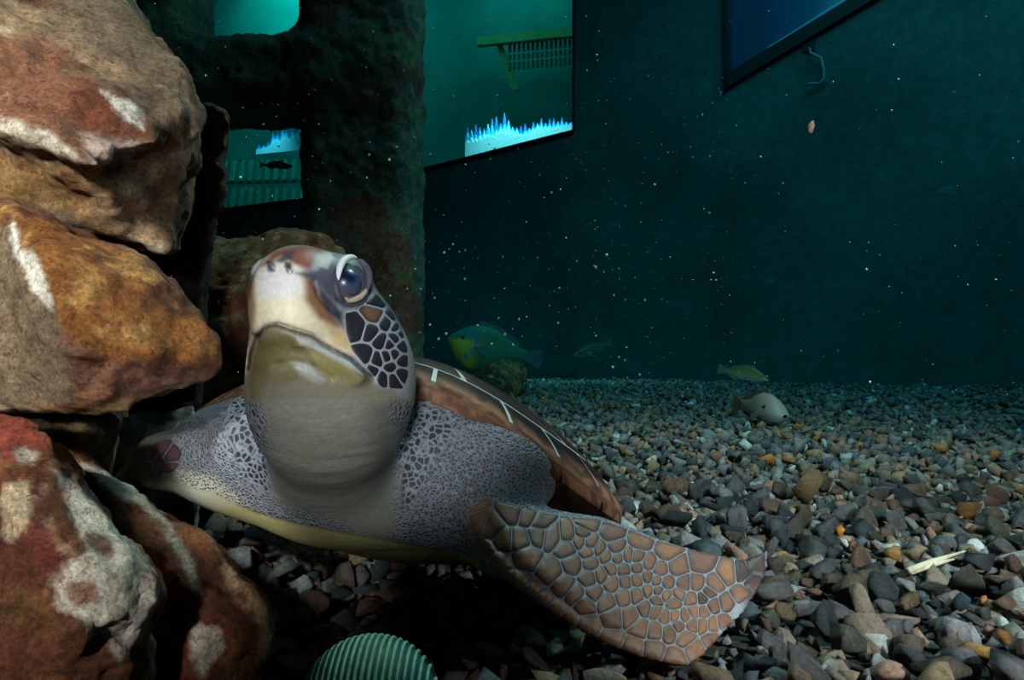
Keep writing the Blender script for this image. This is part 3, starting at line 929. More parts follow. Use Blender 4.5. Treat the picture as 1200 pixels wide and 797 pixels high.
# underside of the neck and throat, chest
w = sstep(8, -14, poly_sd(px, py, [(286, 430), (440, 440), (462, 470), (466, 560), (470, 625), (440, 640), (380, 610), (318, 590), (312, 500), (296, 460)]))
C = lerp(C, NECK, w); scl *= 1 - 0.93 * w
w = sstep(3, -3, poly_sd(px, py, [(150, 560), (205, 566), (250, 578), (300, 600), (345, 612), (400, 624), (460, 634), (520, 646), (560, 656), (580, 740), (150, 740)]) + 2 * n1)
C = lerp(C, s2l((182, 166, 116)), w * sstep(225, 250, px)); scl *= 1 - w
C = lerp(C, s2l((168, 158, 146)), w * sstep(260, 225, px))
C = lerp(C, s2l((96, 84, 66)), sstep(2.2, 0.6, line_d(px, py, [(270, 588), (300, 600), (345, 612), (400, 624), (460, 634), (520, 646)])) * 0.5)
# shade on the wrinkled right of the neck, painted darker grey
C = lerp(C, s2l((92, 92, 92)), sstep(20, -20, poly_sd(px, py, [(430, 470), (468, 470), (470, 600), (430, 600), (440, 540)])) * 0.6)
hw = sstep(478, 462, py) * (d < 0.51) * (px > 265) * (px < 485)
scl *= 1 - hw
HS = np.tile(np.array(s2l((150, 138, 120))), (len(V), 1))
def patch(poly, col, soft, amt=1.0, wob=1.5):
    global HS
    sd = poly_sd(px, py, poly) + wob * (n1 + n2)
    HS = lerp(HS, col, sstep(soft, -soft, sd) * amt)
patch([(384, 284), (480, 280), (480, 430), (452, 372), (438, 336), (420, 308)], s2l((70, 66, 78)), 4)
patch([(340, 280), (420, 300), (440, 340), (480, 400), (480, 470), (440, 450), (425, 432), (385, 400), (360, 350), (345, 315)], s2l((160, 160, 168)), 6)
patch([(280, 290), (312, 294), (300, 330), (290, 372), (284, 390), (278, 340)], s2l((58, 54, 66)), 5)
patch([(284, 405), (290, 360), (300, 318), (312, 302), (330, 298), (348, 310), (362, 322), (376, 352), (398, 384), (414, 416), (388, 408), (350, 390), (322, 381), (304, 390), (293, 415), (288, 440)], CREAM, 4)
patch([(300, 320), (320, 305), (352, 315), (358, 340), (335, 352), (305, 350)], s2l((222, 214, 222)), 10, 0.85)
patch([(310, 350), (352, 352), (372, 384), (340, 384), (318, 376)], s2l((236, 220, 196)), 8, 0.6)
patch([(284, 350), (296, 330), (300, 360), (294, 400), (286, 410)], BRN, 5, 0.75)
patch([(356, 320), (368, 326), (384, 356), (400, 382), (396, 386), (372, 374), (356, 352)], BRN, 6, 0.95)
patch([(366, 320), (378, 338), (402, 366), (402, 382), (384, 366), (368, 342)], s2l((50, 48, 62)), 4, 0.95)
patch([(384, 384), (404, 386), (412, 414), (390, 404)], s2l((196, 160, 112)), 5, 0.8)
patch([(346, 320), (372, 316), (384, 296), (420, 302), (438, 330), (436, 352), (420, 362), (402, 362), (384, 348), (372, 334)], s2l((74, 74, 90)), 4, 0.95)
patch([(306, 312), (320, 296), (350, 286), (388, 290), (372, 300), (364, 316), (346, 310), (330, 300), (314, 310)], REDB, 4, 0.95)
patch([(322, 306), (334, 296), (346, 294), (342, 304), (330, 309)], s2l((66, 64, 82)), 3, 0.9)
patch([(372, 312), (378, 300), (386, 294), (392, 302), (384, 316)], s2l((206, 190, 186)), 3, 0.85)
patch([(296, 312), (304, 301), (310, 300), (302, 316), (296, 320)], s2l((220, 214, 214)), 2.5, 0.9)
patch([(312, 305), (320, 306), (322, 318), (313, 318)], s2l((38, 36, 50)), 2, 0.9, 0.3)
patch([(334, 306), (341, 308), (342, 318), (335, 317)], s2l((38, 36, 50)), 2, 0.95, 0.3)
patch([(292, 418), (300, 396), (312, 386), (326, 384), (348, 394), (382, 410), (420, 436), (436, 446), (430, 470), (292, 470)], s2l((120, 108, 78)), 3, 0.95)
patch([(296, 436), (308, 400), (340, 396), (352, 410), (330, 426), (310, 440)], s2l((104, 92, 58)), 6, 0.9)
patch([(360, 408), (384, 418), (418, 436), (424, 448), (404, 452), (376, 438)], OLIVE, 4, 0.95)
patch([(346, 394), (366, 396), (394, 412), (420, 428), (424, 438), (404, 428), (376, 412), (352, 402)], s2l((188, 186, 190)), 2.5, 0.85)
patch([(340, 424), (360, 424), (384, 446), (372, 452), (352, 440)], s2l((176, 174, 176)), 4, 0.7)
patch([(310, 450), (350, 446), (420, 452), (460, 455), (470, 480), (300, 480)], s2l((134, 126, 112)), 8, 0.9)
dd = line_d(px, py, MOUTH)
HS = lerp(HS, s2l((40, 34, 32)), sstep(4.2, 0.6, dd) * 0.9)
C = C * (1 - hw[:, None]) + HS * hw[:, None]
# seams between the flipper plates are pale
fl = sstep(5, -3, poly_sd(px, py, FLIP_PX)) * (px > 535) * (d < 0.72) * (py > 575)
C = lerp(C, s2l((158, 156, 168)), fl); scl *= 1 - fl
C = lerp(C, s2l((66, 44, 40)), sstep(866, 880, px) * fl * 0.9)
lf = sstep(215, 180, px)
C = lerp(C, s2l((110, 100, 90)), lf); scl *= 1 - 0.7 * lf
C = lerp(C, s2l((190, 176, 158)), sstep(8, -6, poly_sd(px, py, [(190, 555), (215, 552), (250, 560), (290, 590), (250, 600), (190, 572)])) * 0.7)
# size of the fine scales: coarse and dark beside the neck, fine on the shoulder
coarse = np.maximum(sstep(14, -10, poly_sd(px, py, [(466, 440), (500, 470), (540, 500), (510, 540), (480, 600), (466, 580)])),
                    sstep(14, -10, poly_sd(px, py, [(262, 455), (300, 455), (316, 520), (318, 580), (280, 560), (262, 500)]))) * scl

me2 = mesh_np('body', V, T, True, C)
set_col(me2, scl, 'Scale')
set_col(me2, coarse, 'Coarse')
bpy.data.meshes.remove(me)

m_skin, nt, bs = material('turtle_skin')
v = coords(nt)
wn = node(nt, 'ShaderNodeTexNoise'); wn.inputs['Scale'].default_value = 40
L(nt, v, wn.inputs['Vector'])
wv = node(nt, 'ShaderNodeVectorMath', operation='MULTIPLY_ADD')
L(nt, wn.outputs['Color'], wv.inputs[0]); wv.inputs[1].default_value = (0.002,) * 3; L(nt, v, wv.inputs[2])
def cells(scale, lo, hi):
    vo = node(nt, 'ShaderNodeTexVoronoi', feature='DISTANCE_TO_EDGE')
    vo.inputs['Scale'].default_value = scale
    L(nt, wv.outputs[0], vo.inputs['Vector'])
    r = node(nt, 'ShaderNodeMapRange'); r.inputs[1].default_value = lo; r.inputs[2].default_value = hi
    L(nt, vo.outputs['Distance'], r.inputs[0])
    return r.outputs[0]
ca, cb = cells(185, 0.05, 0.26), cells(300, 0.05, 0.30)
co = attr(nt, 'Coarse'); sc_ = attr(nt, 'Scale')
cell = node(nt, 'ShaderNodeMix', data_type='FLOAT')
L(nt, co, cell.inputs[0]); L(nt, cb, cell.inputs[2]); L(nt, ca, cell.inputs[3])
base = attr(nt)
darkc = mix(nt, base, mix(nt, (0.42, 0.40, 0.44), (0.13, 0.115, 0.15), co), 1.0, 'MULTIPLY')
light = mix(nt, base, (1.25, 1.25, 1.25), 1.0, 'MULTIPLY')
scaled = mix(nt, light, darkc, cell.outputs[0])
colr = mix(nt, base, scaled, sc_)
gc, gf = noise_col(nt, v, 260, [(0.3, (0.86, 0.86, 0.86)), (0.7, (1.1, 1.1, 1.1))], 4)
colr = mix(nt, colr, gc, 1.0, 'MULTIPLY')
L(nt, colr, bs.inputs['Base Color'])
bs.inputs['Roughness'].default_value = 0.5
bs.inputs['Specular IOR Level'].default_value = 0.35
hm = node(nt, 'ShaderNodeMath', operation='MULTIPLY'); L(nt, cell.outputs[0], hm.inputs[0]); L(nt, sc_, hm.inputs[1])
b1 = bump(nt, bs, hm.outputs[0], 0.8, 0.0016)
bump(nt, bs, gf, 0.25, 0.0008, b1)

body = obj('body', me2, m_skin)
child(body, turtle)
bvh = BVHTree.FromPolygons([tuple(p) for p in V], [tuple(t) for t in T])

def hit(px_, py_):
    r = Vector(P(px_, py_, 1.0) - CAM).normalized()
    loc, nor, i, dist = bvh.ray_cast(Vector(CAM), r)
    if loc is None:
        return None, None
    if nor.dot(r) > 0:
        nor = -nor
    return np.array(loc), np.array(nor)

m_scale = attr_material('turtle_scale', 0.45, 220, 0.35, 0.0006, 0.4)
def plate(poly, cols, lift, name='scale'):
    """a raised horny scale standing on the skin; poly in pixels, cols = edge, middle colour"""
    c = np.mean(poly, 0)
    rings = []
    for s, h in ((1.0, 0.0003), (0.86, lift * 0.85), (0.5, lift)):
        ring = []
        for q in poly:
            e = c + (np.array(q) - c) * s
            p, n = hit(*e)
            for back in (0.97, 0.93, 0.88, 0.8, 0.7, 0.55, 0.4):
                if p is not None:
                    break
                p, n = hit(*(c + (np.array(q) - c) * s * back))
            if p is None:
                return None
            ring.append(p + n * h)
        rings.append(ring)
    p, n = hit(*c)
    if p is None:
        return None
    allr = np.array(sum(rings, []))
    if np.ptp(allr[:, 1]) > 0.09:
        return None
    k = len(poly)
    Vv = list(allr) + [p + n * lift]
    Ff = []
    for r_ in range(2):
        for i in range(k):
            j = (i + 1) % k
            a, b, c_, d_ = r_ * k + i, r_ * k + j, (r_ + 1) * k + j, (r_ + 1) * k + i
            Ff += [(a, b, c_), (a, c_, d_)]
    for i in range(k):
        Ff.append((2 * k + i, 2 * k + (i + 1) % k, 3 * k))
    cc = np.concatenate([np.tile(cols[0], (k, 1)), np.tile(0.6 * np.array(cols[0]) + 0.4 * np.array(cols[1]), (k, 1)), np.tile(cols[1], (k + 1, 1))])
    o = obj(name, mesh_np(name, np.array(Vv), np.array(Ff), True, cc), m_scale)
    o.parent = body
    return o

def round_poly(poly, step=3.0):
    """resample and round the corners of a polygon"""
    poly = np.asarray(poly, float)
    for cut in (0.22, 0.2):
        nx_ = np.roll(poly, -1, 0)
        poly = np.stack([(1 - cut) * poly + cut * nx_, cut * poly + (1 - cut) * nx_], 1).reshape(-1, 2)
        keep = [0]
        for i in range(1, len(poly)):
            if np.linalg.norm(poly[i] - poly[keep[-1]]) > step * 0.55:
                keep.append(i)
        poly = poly[keep]
    return poly

def clip_half(poly, m, n):
    out = []
    k = len(poly)
    for i in range(k):
        a, b = poly[i], poly[(i + 1) % k]
        da, db = (a - m) @ n, (b - m) @ n
        if da <= 0:
            out.append(a)
        if (da < 0) != (db < 0) and abs(da - db) > 1e-9:
            out.append(a + (b - a) * (da / (da - db)))
    return np.array(out)

def voronoi_plates(seeds, outline, gap, lift, colour, weight=None):
    seeds = np.array(seeds, float)
    made = []
    oc = np.array(outline, float)
    for i, s in enumerate(seeds):
        poly = oc.copy()
        for j, t in enumerate(seeds):
            if i == j or np.linalg.norm(t - s) > 90:
                continue
            n = (t - s) / np.linalg.norm(t - s)
            poly = clip_half(poly, (s + t) / 2 - n * gap, n)
            if len(poly) < 3:
                break
        if len(poly) < 3:
            continue
        poly = s + (poly - s) * 0.985
        q = []
        for a_, b_ in zip(poly, np.roll(poly, -1, 0)):
            n_ = max(1, int(np.linalg.norm(b_ - a_) / 6))
            q += [a_ + (b_ - a_) * k / n_ for k in range(n_)]
        q = np.array(q)
        q = round_poly(q)
        if len(q) < 4:
            continue
        made.append(plate(q, colour(s, i), lift))
    return made

def crop4(l):
    return [(500 + x / 2.857, 560 + y / 2.857) for x, y in l]
SEEDS = crop4([(150, 92), (112, 150), (168, 145), (222, 168), (258, 205), (312, 205), (336, 268), (240, 290), (190, 245), (372, 188), (418, 195), (415, 312), (470, 235), (490, 288), (380, 150), (338, 128), (290, 115),
    (535, 155), (620, 188), (715, 212), (805, 245), (920, 285), (1008, 325), (540, 248), (600, 262), (550, 285), (475, 190), (512, 212), (545, 335), (584, 325), (616, 305), (660, 305), (705, 298), (742, 290), (780, 310), (838, 302),
    (310, 355), (385, 415), (432, 450), (462, 362), (497, 388), (532, 425), (600, 415), (625, 468), (682, 465), (562, 388), (622, 355), (665, 350), (705, 345), (740, 335), (770, 345), (805, 352),
    (660, 395), (705, 390), (740, 378), (775, 380), (800, 395), (770, 410), (825, 418), (735, 438), (765, 445), (800, 465), (830, 465), (865, 465), (715, 500), (767, 510), (812, 515), (842, 495), (868, 535),
    (888, 405), (845, 390), (925, 402), (960, 428), (1002, 420), (895, 450), (925, 450), (890, 490), (925, 490), (957, 490), (992, 485), (620, 545), (690, 570), (760, 578), (830, 605), (900, 575), (955, 545), (1012, 520), (1052, 455), (1050, 390),
    (540, 495), (470, 480), (860, 358), (905, 358), (942, 385), (962, 358), (548, 222), (578, 240), (632, 235), (640, 270), (676, 265), (702, 270), (1060, 320), (1090, 350), (1085, 430), (1100, 300), (1075, 500), (250, 340), (350, 385), (520, 185)])
BR1, BR2, SL1, SL2 = np.array(s2l((172, 118, 88))), np.array(s2l((136, 94, 80))), np.array(s2l((58, 50, 66))), np.array(s2l((46, 42, 58)))
def flip_col(s, i):
    r = random.Random(i)
    small = min(np.linalg.norm(np.array(t) - s) for t in SEEDS if tuple(t) != tuple(s)) < 8.5
    mid = BR2 * (0.45 if small else 1) + (BR1 - BR2) * r.random() * (0.4 if small else 1)
    edge = SL1 * (0.75 if small else 1.0) * 0.85 + mid * 0.15
    if s[1] > 715 or s[0] < 590:
        edge = 0.25 * SL1 + 0.75 * mid
    if s[0] > 868:
        return SL1 * 0.9, np.array(s2l((88, 58, 52)))
    return edge, mid
voronoi_plates(SEEDS, FLIP_PX, 0.55, 0.0011, flip_col)

voronoi_plates([(175, 532), (190, 525), (185, 545), (202, 533), (203, 550), (172, 550)], [(168, 522), (200, 514), (214, 530), (206, 552), (176, 560), (162, 546)], 0.7, 0.0010, lambda s_, i: (SL1, 0.5 * SL1 + 0.35 * BR2))

def crop1(l):
    return [(260 + x / 3.983, 270 + y / 3.983) for x, y in l]
CHEEK_PX = [(404, 367), (418, 364), (432, 352), (438, 342), (446, 350), (460, 368), (470, 388), (477, 408), (478, 440), (472, 456), (446, 454), (438, 440), (424, 424), (412, 410), (405, 388)]
CHEEK = crop1([(640, 455), (708, 398), (770, 432), (728, 320), (747, 520), (806, 505), (725, 605), (803, 580), (668, 585), (787, 640), (750, 690), (778, 530), (770, 590), (800, 690), (700, 660), (690, 470), (812, 450), (842, 540), (838, 610), (830, 670), (838, 480), (800, 400)])
voronoi_plates(CHEEK, CHEEK_PX, 1.0, 0.0008, lambda s_, i: ((np.array(s2l((44, 40, 50))),) * 2 if i != 1 else (np.array(s2l((60, 46, 46))), np.array(s2l((120, 84, 66))))))
# eyes
m_eye, nt, bs = material('turtle_eye')
v = node(nt, 'ShaderNodeTexCoord').outputs['Object']
sp = node(nt, 'ShaderNodeVectorMath', operation='DOT_PRODUCT'); L(nt, v, sp.inputs[0]); sp.inputs[1].default_value = (0, 0, 1)
rm = node(nt, 'ShaderNodeValToRGB')
els = rm.color_ramp.elements
els[0].position, els[0].color = 0.55, (*s2l((74, 70, 92)), 1)
els[1].position, els[1].color = 0.93, (*s2l((14, 22, 48)), 1)
for p_, c_ in ((0.78, (60, 66, 100)), (0.86, (36, 46, 84))):
    e = els.new(p_); e.color = (*s2l(c_), 1)
L(nt, sp.outputs['Value'], rm.inputs['Fac'])
L(nt, rm.outputs['Color'], bs.inputs['Base Color'])
bs.inputs['Roughness'].default_value = 0.32

def ball(name, c, r, look, mat, parent_thing):
    bm = bmesh.new()
    bmesh.ops.create_uvsphere(bm, u_segments=32, v_segments=20, radius=1.0)
    me = bpy.data.meshes.new(name); bm.to_mesh(me); bm.free()
    for p_ in me.polygons: p_.use_smooth = True
    o = obj(name, me, mat)
    o.rotation_euler = Vector(look).to_track_quat('Z', 'Y').to_euler()
    o.scale = (r, r, r)
    o.location = Vector(c)
    child(o, parent_thing)
    return o

p, n = hit(410, 329)
le = np.array([(p - Hc) @ hr, (p - Hc) @ hu, (p - Hc) @ hf])
look = n * 0.75 + np.array([-0.15, -0.3, 0.28]); look /= np.linalg.norm(look)
eye = ball('eye', p - n * 0.0060, 0.0106, look, m_eye, turtle)
pl = Hc + hr * (-le[0]) + hu * le[1] + hf * le[2]
nl = n - 2 * (n @ hr) * hr
ball('eye', pl - nl * 0.0060, 0.0106, nl, m_eye, turtle)

def tube_on(name, line, r0, mat, lift, parent_thing, taper=True):
    pl_ = [hit(*q) for q in line]
    C_ = [a + b * lift for a, b in pl_ if a is not None]
    n_ = len(C_)
    Vv, Ff = [], []
    for i in range(n_):
        t = C_[min(i + 1, n_ - 1)] - C_[max(i - 1, 0)]; t /= np.linalg.norm(t) + 1e-9
        a = np.cross(t, [0.3, 0.2, 0.9]); a /= np.linalg.norm(a); b = np.cross(t, a)
        s = r0 * (math.sin(math.pi * (i + 0.35) / (n_ - 0.3)) ** 0.6 if taper else 1)
        for k in range(8):
            Vv.append(C_[i] + (a * math.cos(k * math.pi / 4) + b * math.sin(k * math.pi / 4)) * s)
    for i in range(n_ - 1):
        for k in range(8):
            Ff.append((i * 8 + k, i * 8 + (k + 1) % 8, i * 8 + 8 + (k + 1) % 8, i * 8 + 8 + k))
    o = obj(name, mesh_np(name, np.array(Vv), outward(np.array(Vv), np.array(Ff))), mat)
    return child(o, parent_thing)
def arc(c, rx, ry, a0, a1, n_=14):
    return [(c[0] + rx * math.cos(math.radians(a0 + (a1 - a0) * i / (n_ - 1))), c[1] + ry * math.sin(math.radians(a0 + (a1 - a0) * i / (n_ - 1)))) for i in range(n_)]
m_lidw = plain('eyelid_white', s2l((226, 222, 226)), 0.5, 0.1, 90, 0.0004)
m_lidd = plain('eyelid_grey', s2l((78, 74, 88)), 0.6, 0.25, 120, 0.0008)
m_lidt = plain('eyelid_tan', s2l((176, 152, 134)), 0.6, 0.2, 120, 0.0006)
tube_on('eyelid', arc((410, 328), 18, 22, 175, 285), 0.0024, m_lidw, 0.0035, turtle)['label'] = 'white upper eyelid rim'
tube_on('eyelid', arc((411, 329), 17, 22, 285, 400), 0.0024, m_lidd, 0.0030, turtle)
tube_on('eyelid', arc((411, 330), 17, 20, 15, 125), 0.0020, m_lidt, 0.0026, turtle)
tube_on('eyelid', arc((411, 331), 20, 25, 20, 180), 0.0026, m_lidd, 0.0012, turtle)

# carapace: domed shell with a pale seam bed and raised horny scutes
def shell(th, s):
    """th from the nuchal (0) round to the tail (pi); s 0 at the crown, 1 on the rim, above 1 tucked under"""
    f_len = 0.205 if math.cos(th) > 0 else 0.27
    a = 0.25 * math.sin(th)
    b = f_len * math.cos(th)
    sr = min(s, 1.0)
    H = 0.130
    z = H * (1 - sr ** 1.7) ** 0.80
    lift = 0.06 * max(0, math.cos(th)) ** 4
    rr = sr ** 0.95
    if s > 1.0:
        rr = 1 - (s - 1.0) * 0.55
        z = -0.010 - (s - 1) * 0.03
        if s > 1.2: z = -0.010 - 0.2 * 0.03
    z += lift * sr ** 2
    return cC + cR * (a * rr) + cF * (b * rr) + cU * z
def shell_n(th, s):
    e = 1e-3
    t1 = shell(th + e, s) - shell(th - e, s)
    t2 = shell(th, min(s + e, 0.995)) - shell(th, min(s, 0.995) - e)
    n_ = np.cross(t1, t2); l_ = np.linalg.norm(n_)
    if l_ < 1e-12:
        return cU
    n_ /= l_
    ref = cU + 0.8 * (shell(th, 0.98) - cC) / 0.2
    return n_ if n_ @ ref > 0 else -n_

m_seam = plain('shell_seam_pale', s2l((206, 196, 186)), 0.6, 0.15, 60, 0.0005)
m_scute, nt, bs = material('shell_scute')
v = coords(nt)
wv_ = node(nt, 'ShaderNodeTexWave', wave_type='BANDS', bands_direction='DIAGONAL')
wv_.inputs['Scale'].default_value = 14; wv_.inputs['Distortion'].default_value = 9; wv_.inputs['Detail'].default_value = 4; wv_.inputs['Detail Scale'].default_value = 2.2
L(nt, v, wv_.inputs['Vector'])
r = node(nt, 'ShaderNodeValToRGB')
for e, (p_, c_) in zip([r.color_ramp.elements[0], r.color_ramp.elements[1]], ((0.15, (0.35, 0.30, 0.32)), (0.8, (1.25, 1.15, 1.1)))):
    e.position = p_; e.color = (*c_, 1)
L(nt, wv_.outputs['Fac'], r.inputs['Fac'])
col = mix(nt, attr(nt), r.outputs['Color'], 0.75, 'MULTIPLY')
gc, gf = noise_col(nt, v, 90, [(0.3, (0.75, 0.75, 0.75)), (0.7, (1.2, 1.2, 1.2))], 6)
L(nt, mix(nt, col, gc, 1.0, 'MULTIPLY'), bs.inputs['Base Color'])
bs.inputs['Roughness'].default_value = 0.6
bs.inputs['Specular IOR Level'].default_value = 0.15
bump(nt, bs, gf, 0.3, 0.0008)

nth, svals = 160, list(1 - (1 - np.linspace(0.02, 1.0, 60)) ** 1.6) + [1.03, 1.10, 1.2, 1.6, 1.8]
Vv = [shell(2 * math.pi * i / nth, s) - (shell_n(2 * math.pi * i / nth, min(s, 0.99)) * 0.0002 if s <= 1 else 0) for s in svals for i in range(nth)]
Ff = []
for j in range(len(svals) - 1):
    for i in range(nth):
        a, b = j * nth + i, j * nth + (i + 1) % nth
        Ff.append((a, b, b + nth, a + nth))
Vv = np.array(Vv); Ff = np.array(Ff)
cs_ = np.repeat(np.array(svals), nth)
m_bedc = attr_material('shell_seam', 0.6, 60, 0.2, 0.0005)
carapace = obj('carapace', mesh_np('carapace', Vv, outward(Vv, Ff), True, np.where((cs_ < 0.975)[:, None], np.array(s2l((226, 220, 216))), np.array(s2l((126, 86, 66))))), m_bedc)
child(carapace, turtle)

def scute(t0, t1, s0, s1, edge, mid, gap=0.0022, lift=0.0009, nt_=16, ns_=16):
    """raised plate on the shell between two angles and two radii"""
    tm, sm = (t0 + t1) / 2, (s0 + s1) / 2
    wt = np.linalg.norm(shell(t1, sm) - shell(t0, sm)); ws = np.linalg.norm(shell(tm, s1) - shell(tm, s0))
    gt, gs = gap / max(wt, 1e-3), min(0.2, 1.5 * gap / max(np.linalg.norm(shell(tm, min(s1, 1.0)) - shell(tm, s0)), 1e-3) * (min(s1, 1.0) - s0) / (s1 - s0))
    Vv, cc = [], []
    for j in range(ns_ + 1):
        for i in range(nt_ + 1):
            a, b = i / nt_, j / ns_
            aa = gt + (1 - 2 * gt) * a
            bb = gs + (1 - 2 * gs) * b if s1 < 1.0 else gs + (1 - gs) * b
            if s1 > 1.0:
                bb = 0.2857 * (1 - (1 - bb / 0.7) ** 1.6) if bb < 0.7 else 0.2857 + (bb - 0.7) / 0.3 * 0.7143
            th, s = t0 + (t1 - t0) * aa, s0 + (s1 - s0) * bb
            ed = min(a, 1 - a, b, 1 - b if s1 < 1.0 else 1)
            Vv.append(shell(th, s) + (shell_n(th, s if s < 0.99 else 0.99) * (lift if ed > 0 else 0.0003) if s <= 1.0 else shell_n(th, 0.99) * max(0, 0.0014 - (s - 1) * 0.05) - cU * 0.002))
            w_ = float(np.clip((0.975 - s) / 0.05, 0, 1)) if s1 >= 1.0 else min(1, ed * 3)
            cc.append(np.array(edge) * w_ + np.array(mid) * (1 - w_))
    Ff = [(j * (nt_ + 1) + i, j * (nt_ + 1) + i + 1, (j + 1) * (nt_ + 1) + i + 1, (j + 1) * (nt_ + 1) + i) for j in range(ns_) for i in range(nt_)]
    Vv = np.array(Vv); Ff = np.array(Ff)
    n_ = np.cross(Vv[Ff[0][1]] - Vv[Ff[0][0]], Vv[Ff[0][3]] - Vv[Ff[0][0]])
    if n_ @ shell_n(tm, min(sm, 0.99)) < 0:
        Ff = Ff[:, ::-1]
    o = obj('scute', mesh_np('scute', Vv, Ff, True, np.array(cc)), m_scute)
    o.parent = carapace
    return o
TANS, DBR = s2l((150, 104, 82)), s2l((56, 30, 32))
ang = [0, 0.16, 0.49, 0.74, 1.04, 1.34, 1.62, 1.90, 2.18, 2.46, 2.72, 2.95, math.pi]
for sg in (1, -1):
    for a0, a1 in zip(ang[:-1], ang[1:]):
        scute(sg * a0, sg * a1, 0.84, 1.5, DBR, TANS)
    for a0, a1 in zip((0.30, 0.95, 1.60, 2.25), (0.95, 1.60, 2.25, 2.90)):
        scute(sg * a0, sg * a1, 0.36, 0.84, s2l((50, 30, 32)), s2l((84, 54, 46)), nt_=26, ns_=18)
    scute(-0.30 * sg if sg > 0 else math.pi - 0.24, 0.30 if sg > 0 else math.pi + 0.24, 0.36, 0.84, s2l((50, 30, 32)), s2l((84, 54, 46)))
for k in range(6):
    scute(k * math.pi / 3, (k + 1) * math.pi / 3, 0.03, 0.36, s2l((50, 30, 32)), s2l((84, 54, 46)))

# plastron: the pale belly shell
Q = Field((-0.40, 0.50, -0.03), (0.16, 1.12, 0.24), 0.004)
pM = np.stack([cR, np.cross(cR, -cF), cF])
Q.ellipsoid(np.array([-0.125, 0.80, 0.118]), (0.185, 0.058, 0.245), pM, 0.01)
Q.ellipsoid(np.array([-0.135, 0.69, 0.118]), (0.175, 0.076, 0.128), pM, 0.03)
sl, X, Y, Z = Q.block(Q.lo, Q.lo + Q.h * Q.n)
Q.D[sl] = np.maximum(Q.D[sl], ((X + 0.135) * cU[0] + (Y - 0.69) * cU[1] + (Z - 0.118) * cU[2] + 0.044).astype(np.float32))
Vp, Fp = Q.surface(); Fp = outward(Vp, Fp)
px, py, d = proj(Vp)
Cp = np.tile(np.array(YEL), (len(Vp), 1))
Cp = lerp(Cp, s2l((206, 190, 150)), sstep(0.0, 0.5, fbm(Vp, 12, 3, 8)) * 0.5)
for ln in ([(398, 610), (392, 640), (400, 668)], [(520, 636), (505, 650), (500, 680)], [(310, 600), (330, 640)]):
    Cp = lerp(Cp, s2l((112, 96, 66)), sstep(3.0, 1.0, line_d(px, py, ln)) * 0.7)
m_plast = attr_material('plastron_horn', 0.45, 60, 0.2, 0.0008, 0.3)
child(obj('plastron', mesh_np('plastron', Vp, Fp, True, Cp), m_plast), turtle)

# ------------------------------------------------------------------ fish
m_fish = attr_material('fish_skin', 0.45, 300, 0.25, 0.0005, 0.4)
m_feye, nt, bs = material('fish_eye')
bs.inputs['Base Color'].default_value = (*s2l((12, 12, 14)), 1); bs.inputs['Roughness'].default_value = 0.2

